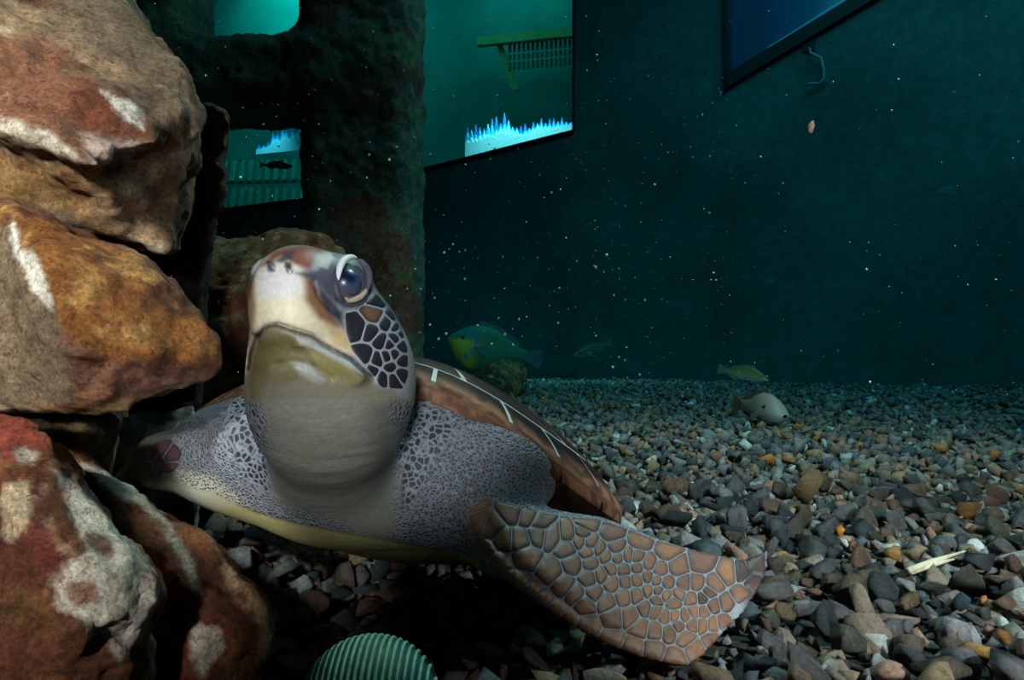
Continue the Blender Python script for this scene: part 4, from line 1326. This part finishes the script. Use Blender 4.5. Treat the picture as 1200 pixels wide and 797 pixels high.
def fish(label, mouth, tail, width, prof_top, prof_bot, colour, fin_col, up=(0, 0, 1), group='fish in the tank', eye_at=(0.17, 0.18, 0.045), tail_kind='fan', fins=True, eye_r=0.018):
    """mouth/tail in world space; profiles give half heights along the length as a share of it"""
    mouth, tail = np.array(mouth, float), np.array(tail, float)
    Lh = np.linalg.norm(tail - mouth)
    ex = (tail - mouth) / Lh
    ez = np.array(up, float); ez -= ex * (ez @ ex); ez /= np.linalg.norm(ez)
    ey = np.cross(ez, ex)
    Tt = thing('fish', label, 'fish', tuple(mouth), group)
    def W(a, b, c): return mouth + (ex * a + ey * b + ez * c) * Lh
    ns, nr = 34, 20
    xs = np.linspace(0, 1, len(prof_top))
    Vv, uv = [], []
    for i in range(ns + 1):
        t = (i / ns)
        tt = 0.86 * t
        ht, hb = np.interp(t, xs, prof_top), np.interp(t, xs, prof_bot)
        wd = width * (math.sin(math.pi * min(1, t ** 0.6 * 0.97 + 0.03)) ** 0.75 * 0.92 + 0.06 * (1 - t))
        for k in range(nr):
            a = 2 * math.pi * k / nr
            h_ = ht if math.sin(a) > 0 else hb
            Vv.append(W(tt, wd * math.cos(a), h_ * math.sin(a))); uv.append((t, math.sin(a), math.cos(a)))
    Ff = [(i * nr + k, i * nr + (k + 1) % nr, (i + 1) * nr + (k + 1) % nr, (i + 1) * nr + k) for i in range(ns) for k in range(nr)]
    Vv = np.array(Vv); Ff = outward(Vv, np.array(Ff))
    cc = np.array([colour(*q) for q in uv])
    child(obj('body', mesh_np('body', Vv, Ff, True, cc), m_fish), Tt)
    def fin(name, outline, b0=0.0, lean=0.0):
        n_ = len(outline)
        th_ = 0.006
        Vf = [W(a, b0 + lean * c + s * th_, c) for s in (-1, 1) for a, c in outline]
        me = bpy.data.meshes.new(name)
        me.from_pydata([tuple(q) for q in Vf], [], [tuple(range(n_))[::-1], tuple(range(n_, 2 * n_))] + [(i, (i + 1) % n_, (i + 1) % n_ + n_, i + n_) for i in range(n_)])
        set_col(me, np.tile(np.array(fin_col), (2 * n_, 1)))
        child(obj(name, me, m_fish), Tt)
    te, be = prof_top[-1], prof_bot[-1]
    if tail_kind == 'fork':
        fin('tail_fin', [(0.84, te), (0.92, 0.05), (1.03, 0.14), (0.97, 0.0), (1.03, -0.14), (0.92, -0.05), (0.84, -be)])
    else:
        fin('tail_fin', [(0.84, te), (0.92, te + 0.03), (1.0, te + 0.055), (1.015, 0.0), (1.0, -be - 0.055), (0.92, -be - 0.03), (0.84, -be)])
    if fins:
        g = lambda t: np.interp(t, xs, prof_top); gb = lambda t: -np.interp(t, xs, prof_bot)
        fin('dorsal_fin', [(0.86 * 0.30, g(.30) - .02), (0.86 * 0.36, g(.36) + .045), (0.86 * 0.6, g(.6) + .045), (0.86 * 0.82, g(.82) + .05), (0.86 * 0.92, g(.92) + .01), (0.86 * 0.6, g(.6) - .03)])
        fin('anal_fin', [(0.86 * 0.62, gb(.62) + .02), (0.86 * 0.68, gb(.68) - .04), (0.86 * 0.86, gb(.86) - .045), (0.86 * 0.93, gb(.93)), (0.86 * 0.75, gb(.75) + .03)])
        for s in (1, -1):
            fin('pectoral_fin', [(0.27, -0.02), (0.36, 0.0), (0.42, -0.04), (0.40, -0.09), (0.32, -0.075)], s * width * 0.98, s * -0.35)
    for s in (1, -1):
        t = eye_at[0]
        wd = width * (math.sin(math.pi * min(1, t ** 0.6 * 0.97 + 0.03)) ** 0.75 * 0.92 + 0.06 * (1 - t))
        c_ = W(0.86 * t, s * wd * 0.86, eye_at[2])
        ball('eye', c_, Lh * eye_r, ey * s, m_feye, Tt)
    return Tt

def cmix(a, b, t):
    t = max(0, min(1, t)); return np.array(a) * (1 - t) + np.array(b) * t
YF, GF, BF = s2l((196, 172, 30)), s2l((44, 120, 96)), s2l((40, 110, 150))
def col_a(t, up_, sd_):
    c = cmix(GF, s2l((96, 130, 50)), (0.6 - t) * 1.5 * (0.3 - up_))
    if 0.02 < t < 0.42 and up_ < 0.30 + t * 0.1:
        c = cmix(c, YF, min(1, (0.42 - t) * 8) * min(1, (0.30 - up_) * 4))
    if abs(t - 0.33 + 0.22 * up_ ** 2) < 0.035:
        c = cmix(c, BF, 0.8)
    return c
fish('large green fish with a yellow cheek swimming beside the brown boulder', P(524, 397, 4.25), P(634, 421, 4.4), 0.075, [0.01, 0.10, 0.17, 0.21, 0.215, 0.20, 0.16, 0.11, 0.065, 0.05], [0.01, 0.15, 0.23, 0.26, 0.24, 0.20, 0.15, 0.10, 0.06, 0.05], col_a, s2l((30, 90, 100)))
def col_b(t, up_, sd_):
    return cmix(cmix(s2l((128, 150, 104)), s2l((120, 170, 190)), -up_ * 1.2), s2l((100, 96, 60)), up_)
fish('slim green fish with a pale blue belly hovering above the gravel', P(901, 446, 2.6), P(842, 432, 2.72), 0.075, [0.01, 0.08, 0.13, 0.165, 0.175, 0.16, 0.13, 0.09, 0.06, 0.05], [0.01, 0.06, 0.085, 0.11, 0.125, 0.125, 0.11, 0.08, 0.055, 0.05], col_b, s2l((90, 120, 110)))
def col_c(t, up_, sd_):
    return cmix(cmix(s2l((190, 178, 176)), s2l((222, 220, 232)), -up_ * 1.2), s2l((160, 122, 96)), up_ * 0.8 + (t - 0.5) * 0.6)
pc0 = P(920, 488, 2.16)
fish('plump pale fish with dark eyes resting on the gravel', pc0, P(860, 472, 2.46), 0.12, [0.015, 0.11, 0.17, 0.205, 0.21, 0.18, 0.13, 0.09, 0.065, 0.06], [0.02, 0.09, 0.12, 0.135, 0.13, 0.11, 0.085, 0.065, 0.055, 0.05], col_c, s2l((130, 106, 86)), eye_at=(0.26, 0, 0.07), eye_r=0.022)
def col_d(t, up_, sd_):
    return cmix(s2l((40, 96, 90)), s2l((120, 170, 160)), -up_)
fish('slim dim fish in the dark water near the back wall', P(671, 418, 4.3), P(717, 401, 4.5), 0.04, [0.01, 0.05, 0.075, 0.085, 0.085, 0.075, 0.06, 0.045, 0.03, 0.03], [0.01, 0.05, 0.075, 0.085, 0.085, 0.075, 0.06, 0.045, 0.03, 0.03], col_d, s2l((50, 110, 100)))
def col_e(t, up_, sd_):
    return np.array(s2l((26, 46, 46)))
fish('small dark fish silhouetted against the lit pane beside the pillar', P(343, 195, 4.6), P(304, 193, 4.6), 0.06, [0.01, 0.07, 0.10, 0.115, 0.115, 0.10, 0.08, 0.055, 0.04, 0.03], [0.01, 0.06, 0.085, 0.095, 0.095, 0.085, 0.07, 0.05, 0.04, 0.03], col_e, s2l((26, 46, 46)), tail_kind='fork')

# ------------------------------------------------------------------ hook on the right wall
m_hook = plain('hook_steel', s2l((120, 160, 170)), 0.4, 0.2, 40)
t_, z_, s_ = on_wall(955, 70, CORNER, DIR_B)
hook_pts = []
for a, b in ((948, 52), (950, 62), (962, 68), (965, 80), (966, 92), (960, 98), (951, 98), (944, 100)):
    tt, zz, ss = on_wall(a, b, CORNER, DIR_B, -0.06)
    hook_pts.append(wall_pt(CORNER, DIR_B, tt, zz, -0.06))
hook_pts[0] = wall_pt(CORNER, DIR_B, on_wall(948, 52, CORNER, DIR_B)[0], hook_pts[0][2], 0.0)
def tube(name, C_, r0, mat, nseg=8):
    n_ = len(C_)
    Vv, Ff = [], []
    for i in range(n_):
        t = C_[min(i + 1, n_ - 1)] - C_[max(i - 1, 0)]; t = t / (np.linalg.norm(t) + 1e-9)
        a = np.cross(t, [0.31, 0.9, 0.21]); a /= np.linalg.norm(a); b = np.cross(t, a)
        rr = r0[i] if isinstance(r0, (list, tuple)) else r0
        for k in range(nseg):
            Vv.append(C_[i] + (a * math.cos(2 * math.pi * k / nseg) + b * math.sin(2 * math.pi * k / nseg)) * rr)
    for i in range(n_ - 1):
        for k in range(nseg):
            Ff.append((i * nseg + k, i * nseg + (k + 1) % nseg, (i + 1) * nseg + (k + 1) % nseg, (i + 1) * nseg + k))
    me = bpy.data.meshes.new(name)
    me.from_pydata([tuple(q) for q in Vv], [], Ff + [tuple(range(nseg))[::-1], tuple(range((n_ - 1) * nseg, n_ * nseg))])
    for p_ in me.polygons: p_.use_smooth = True
    return obj(name, me, mat)
hk = thing('wall_hook', 'small pale bent hook on the green wall below the slanted window', 'hook', tuple(wall_pt(CORNER, DIR_B, t_, z_)))
child(tube('hook_rod', hook_pts, 0.012, m_hook), hk)
tp, zp, _ = on_wall(948, 52, CORNER, DIR_B)
nB = np.array([-DIR_B[1], DIR_B[0]]); nB = nB if nB[1] > 0 else -nB
child(obj('base_plate', slab_mesh('base_plate', [wall_pt(CORNER, DIR_B, tp + a, zp + b, -0.015) for a, b in ((-.05, -.06), (.05, -.06), (.05, .06), (-.05, .06))], (nB[0], nB[1], 0), 0.015), m_frame), hk)

# ------------------------------------------------------------------ gravel stones
def stone_template(seed, n=13, flat=0.65):
    r = random.Random(seed)
    bm = bmesh.new()
    for _ in range(n):
        v_ = Vector((r.gauss(0, 1), r.gauss(0, 1), r.gauss(0, 1))).normalized()
        e = r.uniform(0.78, 1.0)
        bm.verts.new((v_.x * e * r.uniform(0.9, 1.2), v_.y * e * 0.85, v_.z * e * flat))
    bmesh.ops.convex_hull(bm, input=bm.verts)
    for v_ in [v_ for v_ in bm.verts if not v_.link_faces]:
        bm.verts.remove(v_)
    bmesh.ops.recalc_face_normals(bm, faces=bm.faces)
    bmesh.ops.triangulate(bm, faces=bm.faces)
    Vt = np.array([v_.co[:] for v_ in bm.verts]); bm.verts.index_update()
    Ft = np.array([[v_.index for v_ in f_.verts] for f_ in bm.faces])
    bm.free()
    return Vt, Ft
TEMPL = [stone_template(100 + i, 11, 0.4 + 0.35 * (i % 4) / 3) for i in range(16)]
TEMPL_FAR = [stone_template(300 + i, 8, 0.65) for i in range(10)]

PALETTE = [('mauve grey', (124, 118, 124), 0.24), ('dark slate', (76, 80, 86), 0.18), ('grey brown', (118, 102, 92), 0.20), ('pinkish brown', (146, 110, 98), 0.15),
           ('olive grey', (106, 106, 98), 0.10), ('rust orange', (160, 108, 62), 0.03), ('tan', (146, 120, 96), 0.06), ('pale grey', (172, 172, 174), 0.04)]
pal_p = np.array([p_[2] for p_ in PALETTE]); pal_p /= pal_p.sum()
pal_c = np.array([s2l(p_[1]) for p_ in PALETTE]) * 1.25

def zone(y0, y1, spacing, rmin, rmax, xlim=0.95):
    out = []
    nyy = int((y1 - y0) / (spacing * 0.87))
    for j in range(nyy):
        y = y0 + (y1 - y0) * j / nyy
        w = max(0.55, xlim * y + 0.35)
        n_ = int(2 * w / spacing)
        x = np.linspace(-w, w, n_) + (j % 2) * spacing / 2 + rng.uniform(-0.42, 0.42, n_) * spacing
        yy = y + rng.uniform(-0.42, 0.42, n_) * spacing
        rr = rmin + (rmax - rmin) * rng.random(n_) ** 2.2
        out.append(np.stack([x, yy, rr], 1))
    return np.concatenate(out)
Z1 = zone(0.30, 1.30, 0.0185, 0.0095, 0.029)
Z2 = zone(1.30, 2.6, 0.025, 0.011, 0.030)
Z3 = zone(2.6, 7.6, 0.040, 0.015, 0.034)
# leave out what lies beyond the tank walls
def inside(S):
    dA = (S[:, 0] - CORNER[0]) * -(-DIR_A[1]) - 0
    nA = np.array([-DIR_A[1], DIR_A[0]]); nA = nA if nA[1] > 0 else -nA
    return ((S[:, :2] - CORNER) @ nA < -1.25 * S[:, 2]) & ((S[:, :2] - CORNER) @ nB < -1.25 * S[:, 2])
m_stone, nt, bs = material('gravel_stone')
v = coords(nt)
c_, f_ = noise_col(nt, v, 190, [(0.32, (0.38, 0.38, 0.38)), (0.68, (1.7, 1.63, 1.58))], 8, 0.82)
L(nt, mix(nt, attr(nt), c_, 1.0, 'MULTIPLY'), bs.inputs['Base Color'])
bs.inputs['Roughness'].default_value = 0.75
bs.inputs['Specular IOR Level'].default_value = 0.3
bump(nt, bs, f_, 0.9, 0.004)
m_stone1, nt, bs = material('gravel_stone_single')
v = coords(nt)
c_, f_ = noise_col(nt, v, 2.4, [(0.32, (0.38, 0.38, 0.38)), (0.68, (1.7, 1.63, 1.58))], 9, 0.85)
oi = node(nt, 'ShaderNodeObjectInfo')
L(nt, mix(nt, oi.outputs['Color'], c_, 1.0, 'MULTIPLY'), bs.inputs['Base Color'])
bs.inputs['Roughness'].default_value = 0.75
bs.inputs['Specular IOR Level'].default_value = 0.3
bump(nt, bs, f_, 0.9, 0.25)

def rand_rot(n_):
    q_ = rng.normal(size=(n_, 4)); q_ /= np.linalg.norm(q_, axis=1, keepdims=True)
    # mostly lying flat: damp the tilt
    q_[:, 1:3] *= 0.45
    q_ /= np.linalg.norm(q_, axis=1, keepdims=True)
    w, x, y, z = q_.T
    return np.stack([1 - 2 * (y * y + z * z), 2 * (x * y - z * w), 2 * (x * z + y * w), 2 * (x * y + z * w), 1 - 2 * (x * x + z * z), 2 * (y * z - x * w), 2 * (x * z - y * w), 2 * (y * z + x * w), 1 - 2 * (x * x + y * y)], 1).reshape(-1, 3, 3), q_

def lay(S, zj):
    z = bed(S[:, 0], S[:, 1]) - 0.006 + zj * rng.random(len(S)) * S[:, 2]
    return np.column_stack([S[:, :2], z, S[:, 2]])

S1 = Z1[inside(Z1)]; S1 = lay(S1, 0.9)
S2 = np.concatenate([Z2[inside(Z2)], Z3[inside(Z3)]]); S2 = lay(S2, 0.9)
qx, qy, qd = proj(S1[:, :3])
under = (poly_sd(qx, qy, FLIP_PX) < 2 + S1[:, 3] * 0.9 * FPX / qd) & ((S1[:, :3] - fA) @ fn > -0.012 - S1[:, 3] * 0.6)
S1[under, 3] = 0.0075
S1[under, 2] = bed(S1[under, 0], S1[under, 1]) - 0.008
# the stalk and the marked stones lie on top: loose stones there sit lower in the bed
rpx = S1[:, 3] * FPX / qd
low = line_d(qx, qy, [(1064, 657), (1131, 634)]) < rpx + 3
S1[low, 2] = np.minimum(S1[low, 2], 0.025 - 0.9 * S1[low, 3])
for mx_, my_ in ((946, 578), (981, 622), (1045, 648), (1124, 702), (1155, 762), (815, 605), (697, 538), (527, 787), (532, 768), (628, 738)):
    low = np.hypot(qx - mx_, qy - my_) < 0.75 * rpx + 8
    S1[low, 2] = np.minimum(S1[low, 2], bed(S1[low, 0], S1[low, 1]) + 0.010 - 0.9 * S1[low, 3])
ci1 = rng.choice(len(PALETTE), len(S1), p=pal_p)
ci2 = rng.choice(len(PALETTE), len(S2), p=pal_p)
R1, Q1 = rand_rot(len(S1)); R2, Q2 = rand_rot(len(S2))
# the 300 stones that show largest become stones of their own
px, py, d = proj(S1[:, :3])
vis = ~under & (px > 575) & (px < 1195) & (py > 480) & (py < 792)
vis &= poly_sd(px, py, FLIP_PX) > 9
vis &= ~((px < 720) & (py < 700))
vis &= S1[:, 2] > bed(S1[:, 0], S1[:, 1]) - 0.006 + 0.42 * S1[:, 3]
score = np.where(vis, S1[:, 3] / d, -1)
single = np.argsort(-score)[:290]
single = single[score[single] > 0]
keep = np.ones(len(S1), bool); keep[single] = False
for _ in range(25):                            # single stones shoulder each other aside instead of sharing a place
    Pq, rq = S1[single, :2], S1[single, 3]
    dv = Pq[:, None] - Pq[None]
    ds = np.linalg.norm(dv, axis=2) + 1e-9
    want = 0.78 * (rq[:, None] + rq[None])
    push = np.where((ds < want) & ~np.eye(len(rq), dtype=bool), (want - ds) * 0.25, 0)
    mv = (dv / ds[..., None] * push[..., None]).sum(1)
    new = Pq + np.clip(mv, -0.003, 0.003)
    nx_, ny_, nd_ = proj(np.column_stack([new, S1[single, 2]]))
    okm = poly_sd(nx_, ny_, FLIP_PX) > 9
    S1[np.array(single)[okm], :2] = new[okm]
for i in single:                               # nothing of the loose heap stays inside a single stone
    keep &= ~((np.linalg.norm(S1[:, :3] - S1[i, :3], axis=1) < 0.6 * S1[i, 3]) & (np.arange(len(S1)) != i))
keep2 = np.ones(len(S2), bool)
for fld in SOLIDS:                             # nor inside a rock or the frame
    keep &= depth_in(fld, S1[:, :3]) > -0.5 * S1[:, 3]
    keep2 &= depth_in(fld, S2[:, :3]) > -0.5 * S2[:, 3]

def heap(S, R, ci, templ, name, label, parent=None):
    Vs, Fs, Cs = [], [], []
    base_i = 0
    tid = rng.integers(0, len(templ), len(S))
    for k, (Vt, Ft) in enumerate(templ):
        m_ = tid == k
        if not m_.any():
            continue
        n_ = m_.sum()
        Vk = np.einsum('nij,vj->nvi', R[m_], Vt) * S[m_, 3][:, None, None] + S[m_, None, :3]
        Fk = Ft[None] + (np.arange(n_) * len(Vt))[:, None, None] + base_i
        cc = pal_c[ci[m_]] * rng.uniform(0.7, 1.25, (n_, 1))
        Vs.append(Vk.reshape(-1, 3)); Fs.append(Fk.reshape(-1, 3)); Cs.append(np.repeat(cc, len(Vt), 0))
        base_i += n_ * len(Vt)
    o = obj(name, mesh_np(name, np.concatenate(Vs), np.concatenate(Fs), False, np.concatenate(Cs)), m_stone)
    return tag(o, label, 'gravel', None, 'stuff')
heap(S1[keep], R1[keep], ci1[keep], TEMPL, 'gravel', 'loose mixed gravel around the turtle and the rocks')
heap(S2[keep2], R2[keep2], ci2[keep2], TEMPL_FAR, 'gravel', 'finer looking gravel stretching back to the tank wall')

def ground(px_, py_, up=0.0):
    d_ = (0.25 - up) * FPX / (py_ - HOR)
    return P(px_, py_, d_)
MARKS = [('beside the tip of the scaly flipper', ground(880, 700), 0.07), ('along the upper edge of the flipper', ground(790, 625), 0.09), ('below the lower edge of the flipper', ground(690, 775), 0.09),
         ('near the pale dry stalk', ground(1095, 645), 0.09), ('around the brown wedge shaped stone', ground(946, 578), 0.13), ('next to the long tan stone', ground(1155, 762), 0.07),
         ('around the dark teal square stone', ground(1124, 702), 0.06), ('around the bright orange stone', ground(981, 622), 0.06), ('beside the turtle shell rim', ground(720, 590), 0.12)]
tm = []
for k, (Vt, Ft) in enumerate(TEMPL):
    me = mesh_np('gravel_stone', Vt, Ft, False)
    me.materials.append(m_stone1)
    tm.append(me)
for i in single:
    o = bpy.data.objects.new('gravel_stone', tm[int(rng.integers(0, len(tm)))])
    o.location = S1[i, :3]
    o.rotation_mode = 'QUATERNION'
    o.rotation_quaternion = Q1[i]
    o.scale = (S1[i, 3],) * 3
    c = pal_c[ci1[i]] * rng.uniform(0.75, 1.2)
    o.color = (*c, 1)
    COL.objects.link(o)
    near_to = min(MARKS, key=lambda m_: np.hypot(*(S1[i, :2] - m_[1][:2])))
    where = near_to[0] if np.hypot(*(S1[i, :2] - near_to[1][:2])) < near_to[2] else 'on the open gravel bed'
    size_w = 'large' if S1[i, 3] > 0.0245 else ('middling' if S1[i, 3] > 0.020 else 'small')
    tag(o, '%s angular %s gravel stone %s' % (size_w, PALETTE[ci1[i]][0], where), 'stone', '%s gravel stones' % PALETTE[ci1[i]][0])

def big_stone(label, center, R, rgb, seed, rotz=0.0, tilt=0.0, n=14):
    Vt, Ft = stone_template(seed, n, 1.0)
    M = np.array(Matrix.Rotation(rotz, 3, 'Z') @ Matrix.Rotation(tilt, 3, 'Y'))
    o = obj('stone', mesh_np('stone', (Vt * np.array(R)) @ M.T, Ft, False, np.tile(np.array(s2l(rgb)), (len(Vt), 1))), m_stone)
    o.location = center
    return tag(o, label, 'stone')
big_stone('large brown wedge shaped stone standing out of the gravel', ground(946, 578, 0.02) + np.array([0, 0.0, 0.010]), (.040, .030, .036), (112, 84, 60), 512, 0.4, -0.5, 9)
big_stone('bright orange stone on the gravel near the dry stalk', ground(981, 622, 0.012), (.0115, .010, .010), (196, 128, 46), 521, 0.2, 0.2)
big_stone('rounded ochre stone beside the pale dry stalk', ground(1045, 648, 0.012), (.014, .011, .014), (158, 112, 62), 533, 0.2, 0.6)
big_stone('dark teal square stone near the frame edge of the gravel', ground(1124, 702, 0.012), (.013, .012, .012), (46, 62, 70), 540, 0.5, 0.3, 20)
big_stone('long tan stone half buried among the grey gravel', ground(1155, 762, 0.012), (.025, .012, .009), (160, 118, 64), 551, -0.1, 0.0, 20)
big_stone('orange brown pebble beside the teal ribbed shell', ground(527, 787, 0.004), (.0125, .009, .007), (176, 104, 44), 561, 0.1, 0.0, 20)
big_stone('pale stone leaning by the teal ribbed shell', ground(532, 768, 0.004), (.016, .008, .010), (170, 158, 150), 566, 0.8, 0.2, 14)
big_stone('white flat chip on the gravel behind the flipper', ground(815, 605, 0.010), (.017, .006, .004), (188, 196, 196), 571, 0.3, 0.1, 14)
big_stone('small white chip on the gravel behind the shell', ground(697, 538, 0.010), (.012, .008, .005), (186, 200, 200), 577, 0.3, 0.1, 14)
big_stone('pinkish chip lying in the shade under the flipper', ground(628, 738, 0.006), (.011, .009, .008), (196, 150, 122), 583, 0.3, 0.3, 14)

# dry stalk
m_straw = plain('dry_stalk_pale', s2l((206, 190, 166)), 0.6, 0.2, 200, 0.0006)
st = thing('dry_stalk', 'pale split dry stalk lying across the gravel', 'stalk', tuple(ground(1064, 655, 0.02)))
a0, a1 = ground(1064, 656, 0.034), ground(1131, 634, 0.034)
child(tube('strand', [a0, a0 * .6 + a1 * .4 + np.array([0, 0, .001]), a1], [0.0036, 0.0030, 0.0010], m_straw), st)
b0 = ground(1066, 658, 0.031); b1 = ground(1118, 643, 0.032)
child(tube('strand', [b0, b0 * .5 + b1 * .5 + np.array([0, 0, .001]), b1], [0.0032, 0.0030, 0.0010], m_straw), st)

def settle(things):
    bpy.context.view_layer.update()
    Vg, Fg, n0 = [], [], 0
    for g in bpy.data.objects:
        if g.type == 'MESH' and (g.name.split('.')[0] in ('gravel', 'gravel_stone')):
            v_ = np.empty(len(g.data.vertices) * 3, np.float32); g.data.vertices.foreach_get('co', v_)
            M_ = np.array(g.matrix_world); v_ = v_.reshape(-1, 3) @ M_[:3, :3].T + M_[:3, 3]
            l_ = np.empty(len(g.data.loops), np.int32); g.data.loops.foreach_get('vertex_index', l_)
            f_ = l_.reshape(-1, 3)
            nr = (v_[f_[:, 0], 1] < 1.5) & (v_[f_[:, 0], 0] > -0.3)
            Vg.append(v_); Fg.append(f_[nr] + n0); n0 += len(v_)
    tree = BVHTree.FromPolygons(np.concatenate(Vg).tolist(), np.concatenate(Fg).tolist())
    for t_ in things:
        gap = 1.0
        for o_ in [t_] + list(t_.children_recursive):
            if o_.type != 'MESH':
                continue
            for v_ in o_.data.vertices:
                w_ = o_.matrix_world @ v_.co
                h_ = tree.ray_cast(w_ + Vector((0, 0, 0.03)), Vector((0, 0, -1)))
                if h_[0] is not None:
                    gap = min(gap, w_.z - h_[0].z)
        if 0.0005 < gap < 0.08:
            t_.location.z -= gap + 0.001
settle([o for o in bpy.data.objects if o.parent is None and o.name.split('.')[0] in ('stone', 'dry_stalk')])

# ------------------------------------------------------------------ ribbed teal shell in the shade under the turtle
m_rib = plain('ribbed_shell_teal', s2l((140, 176, 150)), 0.5, 0.35, 140, 0.001)
m_ribp = plain('ribbed_shell_dark', s2l((18, 84, 80)), 0.6, 0.4, 90, 0.001)
sc0 = np.array([-0.105, 0.487, -0.004])
rs = thing('ribbed_shell', 'teal ribbed shell half buried in the shade below the turtle', 'shell', tuple(sc0))
SA, SB, SH = 0.050, 0.042, 0.046
Vv = []; nu, nv = 40, 16
for j in range(nv + 1):
    for i in range(nu):
        a, b = 2 * math.pi * i / nu, -0.9 + (math.pi / 2 + 0.9) * j / nv
        Vv.append(sc0 + np.array([SA * math.cos(a) * math.cos(b), SB * math.sin(a) * math.cos(b), SH * math.sin(b)]))
Ff = [(j * nu + i, j * nu + (i + 1) % nu, (j + 1) * nu + (i + 1) % nu, (j + 1) * nu + i) for j in range(nv) for i in range(nu)]
child(obj('shell_dome', mesh_np('shell_dome', np.array(Vv), np.array(Ff)), m_ribp), rs)
for k in range(21):
    x = -0.94 + 1.88 * k / 20
    w_ = math.sqrt(1 - x * x)
    line = []
    for i in range(13):
        b = math.pi * (0.06 + 0.88 * i / 12)
        line.append(sc0 + np.array([SA * x + 0.002 * math.sin(b), -SB * w_ * math.cos(b), SH * w_ * math.sin(b)]) * np.array([1, 1, 1]))
    child(tube('rib', line, 0.0015, m_rib, 6), rs)

# ------------------------------------------------------------------ specks drifting in the water
m_speck = plain('drifting_speck_pale', s2l((190, 200, 200)), 0.9, 0.1, 10)
bm = bmesh.new(); bmesh.ops.create_icosphere(bm, subdivisions=1, radius=1.0)
Vt = np.array([v_.co[:] for v_ in bm.verts]); bm.verts.index_update()
Ft = np.array([[v_.index for v_ in f_.verts] for f_ in bm.faces]); bm.free()
n_ = 1300
dd = 0.55 + 2.4 * rng.random(n_) ** 1.2
pxs = rng.uniform(-60, 1260, n_); pys = rng.uniform(-40, 470, n_)
pxs[:800] = rng.uniform(120, 860, 800)
rr = dd * (0.40 + 1.5 * rng.random(n_) ** 5) / FPX
cen = np.stack([(pxs - CXP) / FPX * dd, dd, 0.25 - (pys - HOR) / FPX * dd], 1)
ok = cen[:, 2] > 0.03
for fld in SOLIDS + [B]:
    ok &= depth_in(fld, cen) > 0.004
qs = cen - cC
ok &= ~((((qs @ cR) / 0.25) ** 2 + ((qs @ cF) / 0.27) ** 2 < 1) & (qs @ cU < 0.14))
cen, rr = cen[ok], rr[ok]
Vs = (Vt[None] * rr[:, None, None] * rng.uniform(0.7, 1.2, (len(rr), 1, 3)) + cen[:, None]).reshape(-1, 3)
Fs = (Ft[None] + (np.arange(len(rr)) * len(Vt))[:, None, None]).reshape(-1, 3)
tag(obj('drifting_specks', mesh_np('drifting_specks', Vs, Fs), m_speck), 'fine pale specks drifting in the dark green water', 'specks', None, 'stuff')
fl_ = obj('drifting_flake', mesh_np('drifting_flake', Vt * np.array([.005, .005, .0105]), Ft), plain('flake_brown', s2l((150, 120, 112)), 0.9))
fl_.location = P(950, 150, 0.9); fl_.rotation_euler = (0.2, 0.25, 0)
tag(fl_, 'brownish flake drifting in front of the green right wall', 'flake')
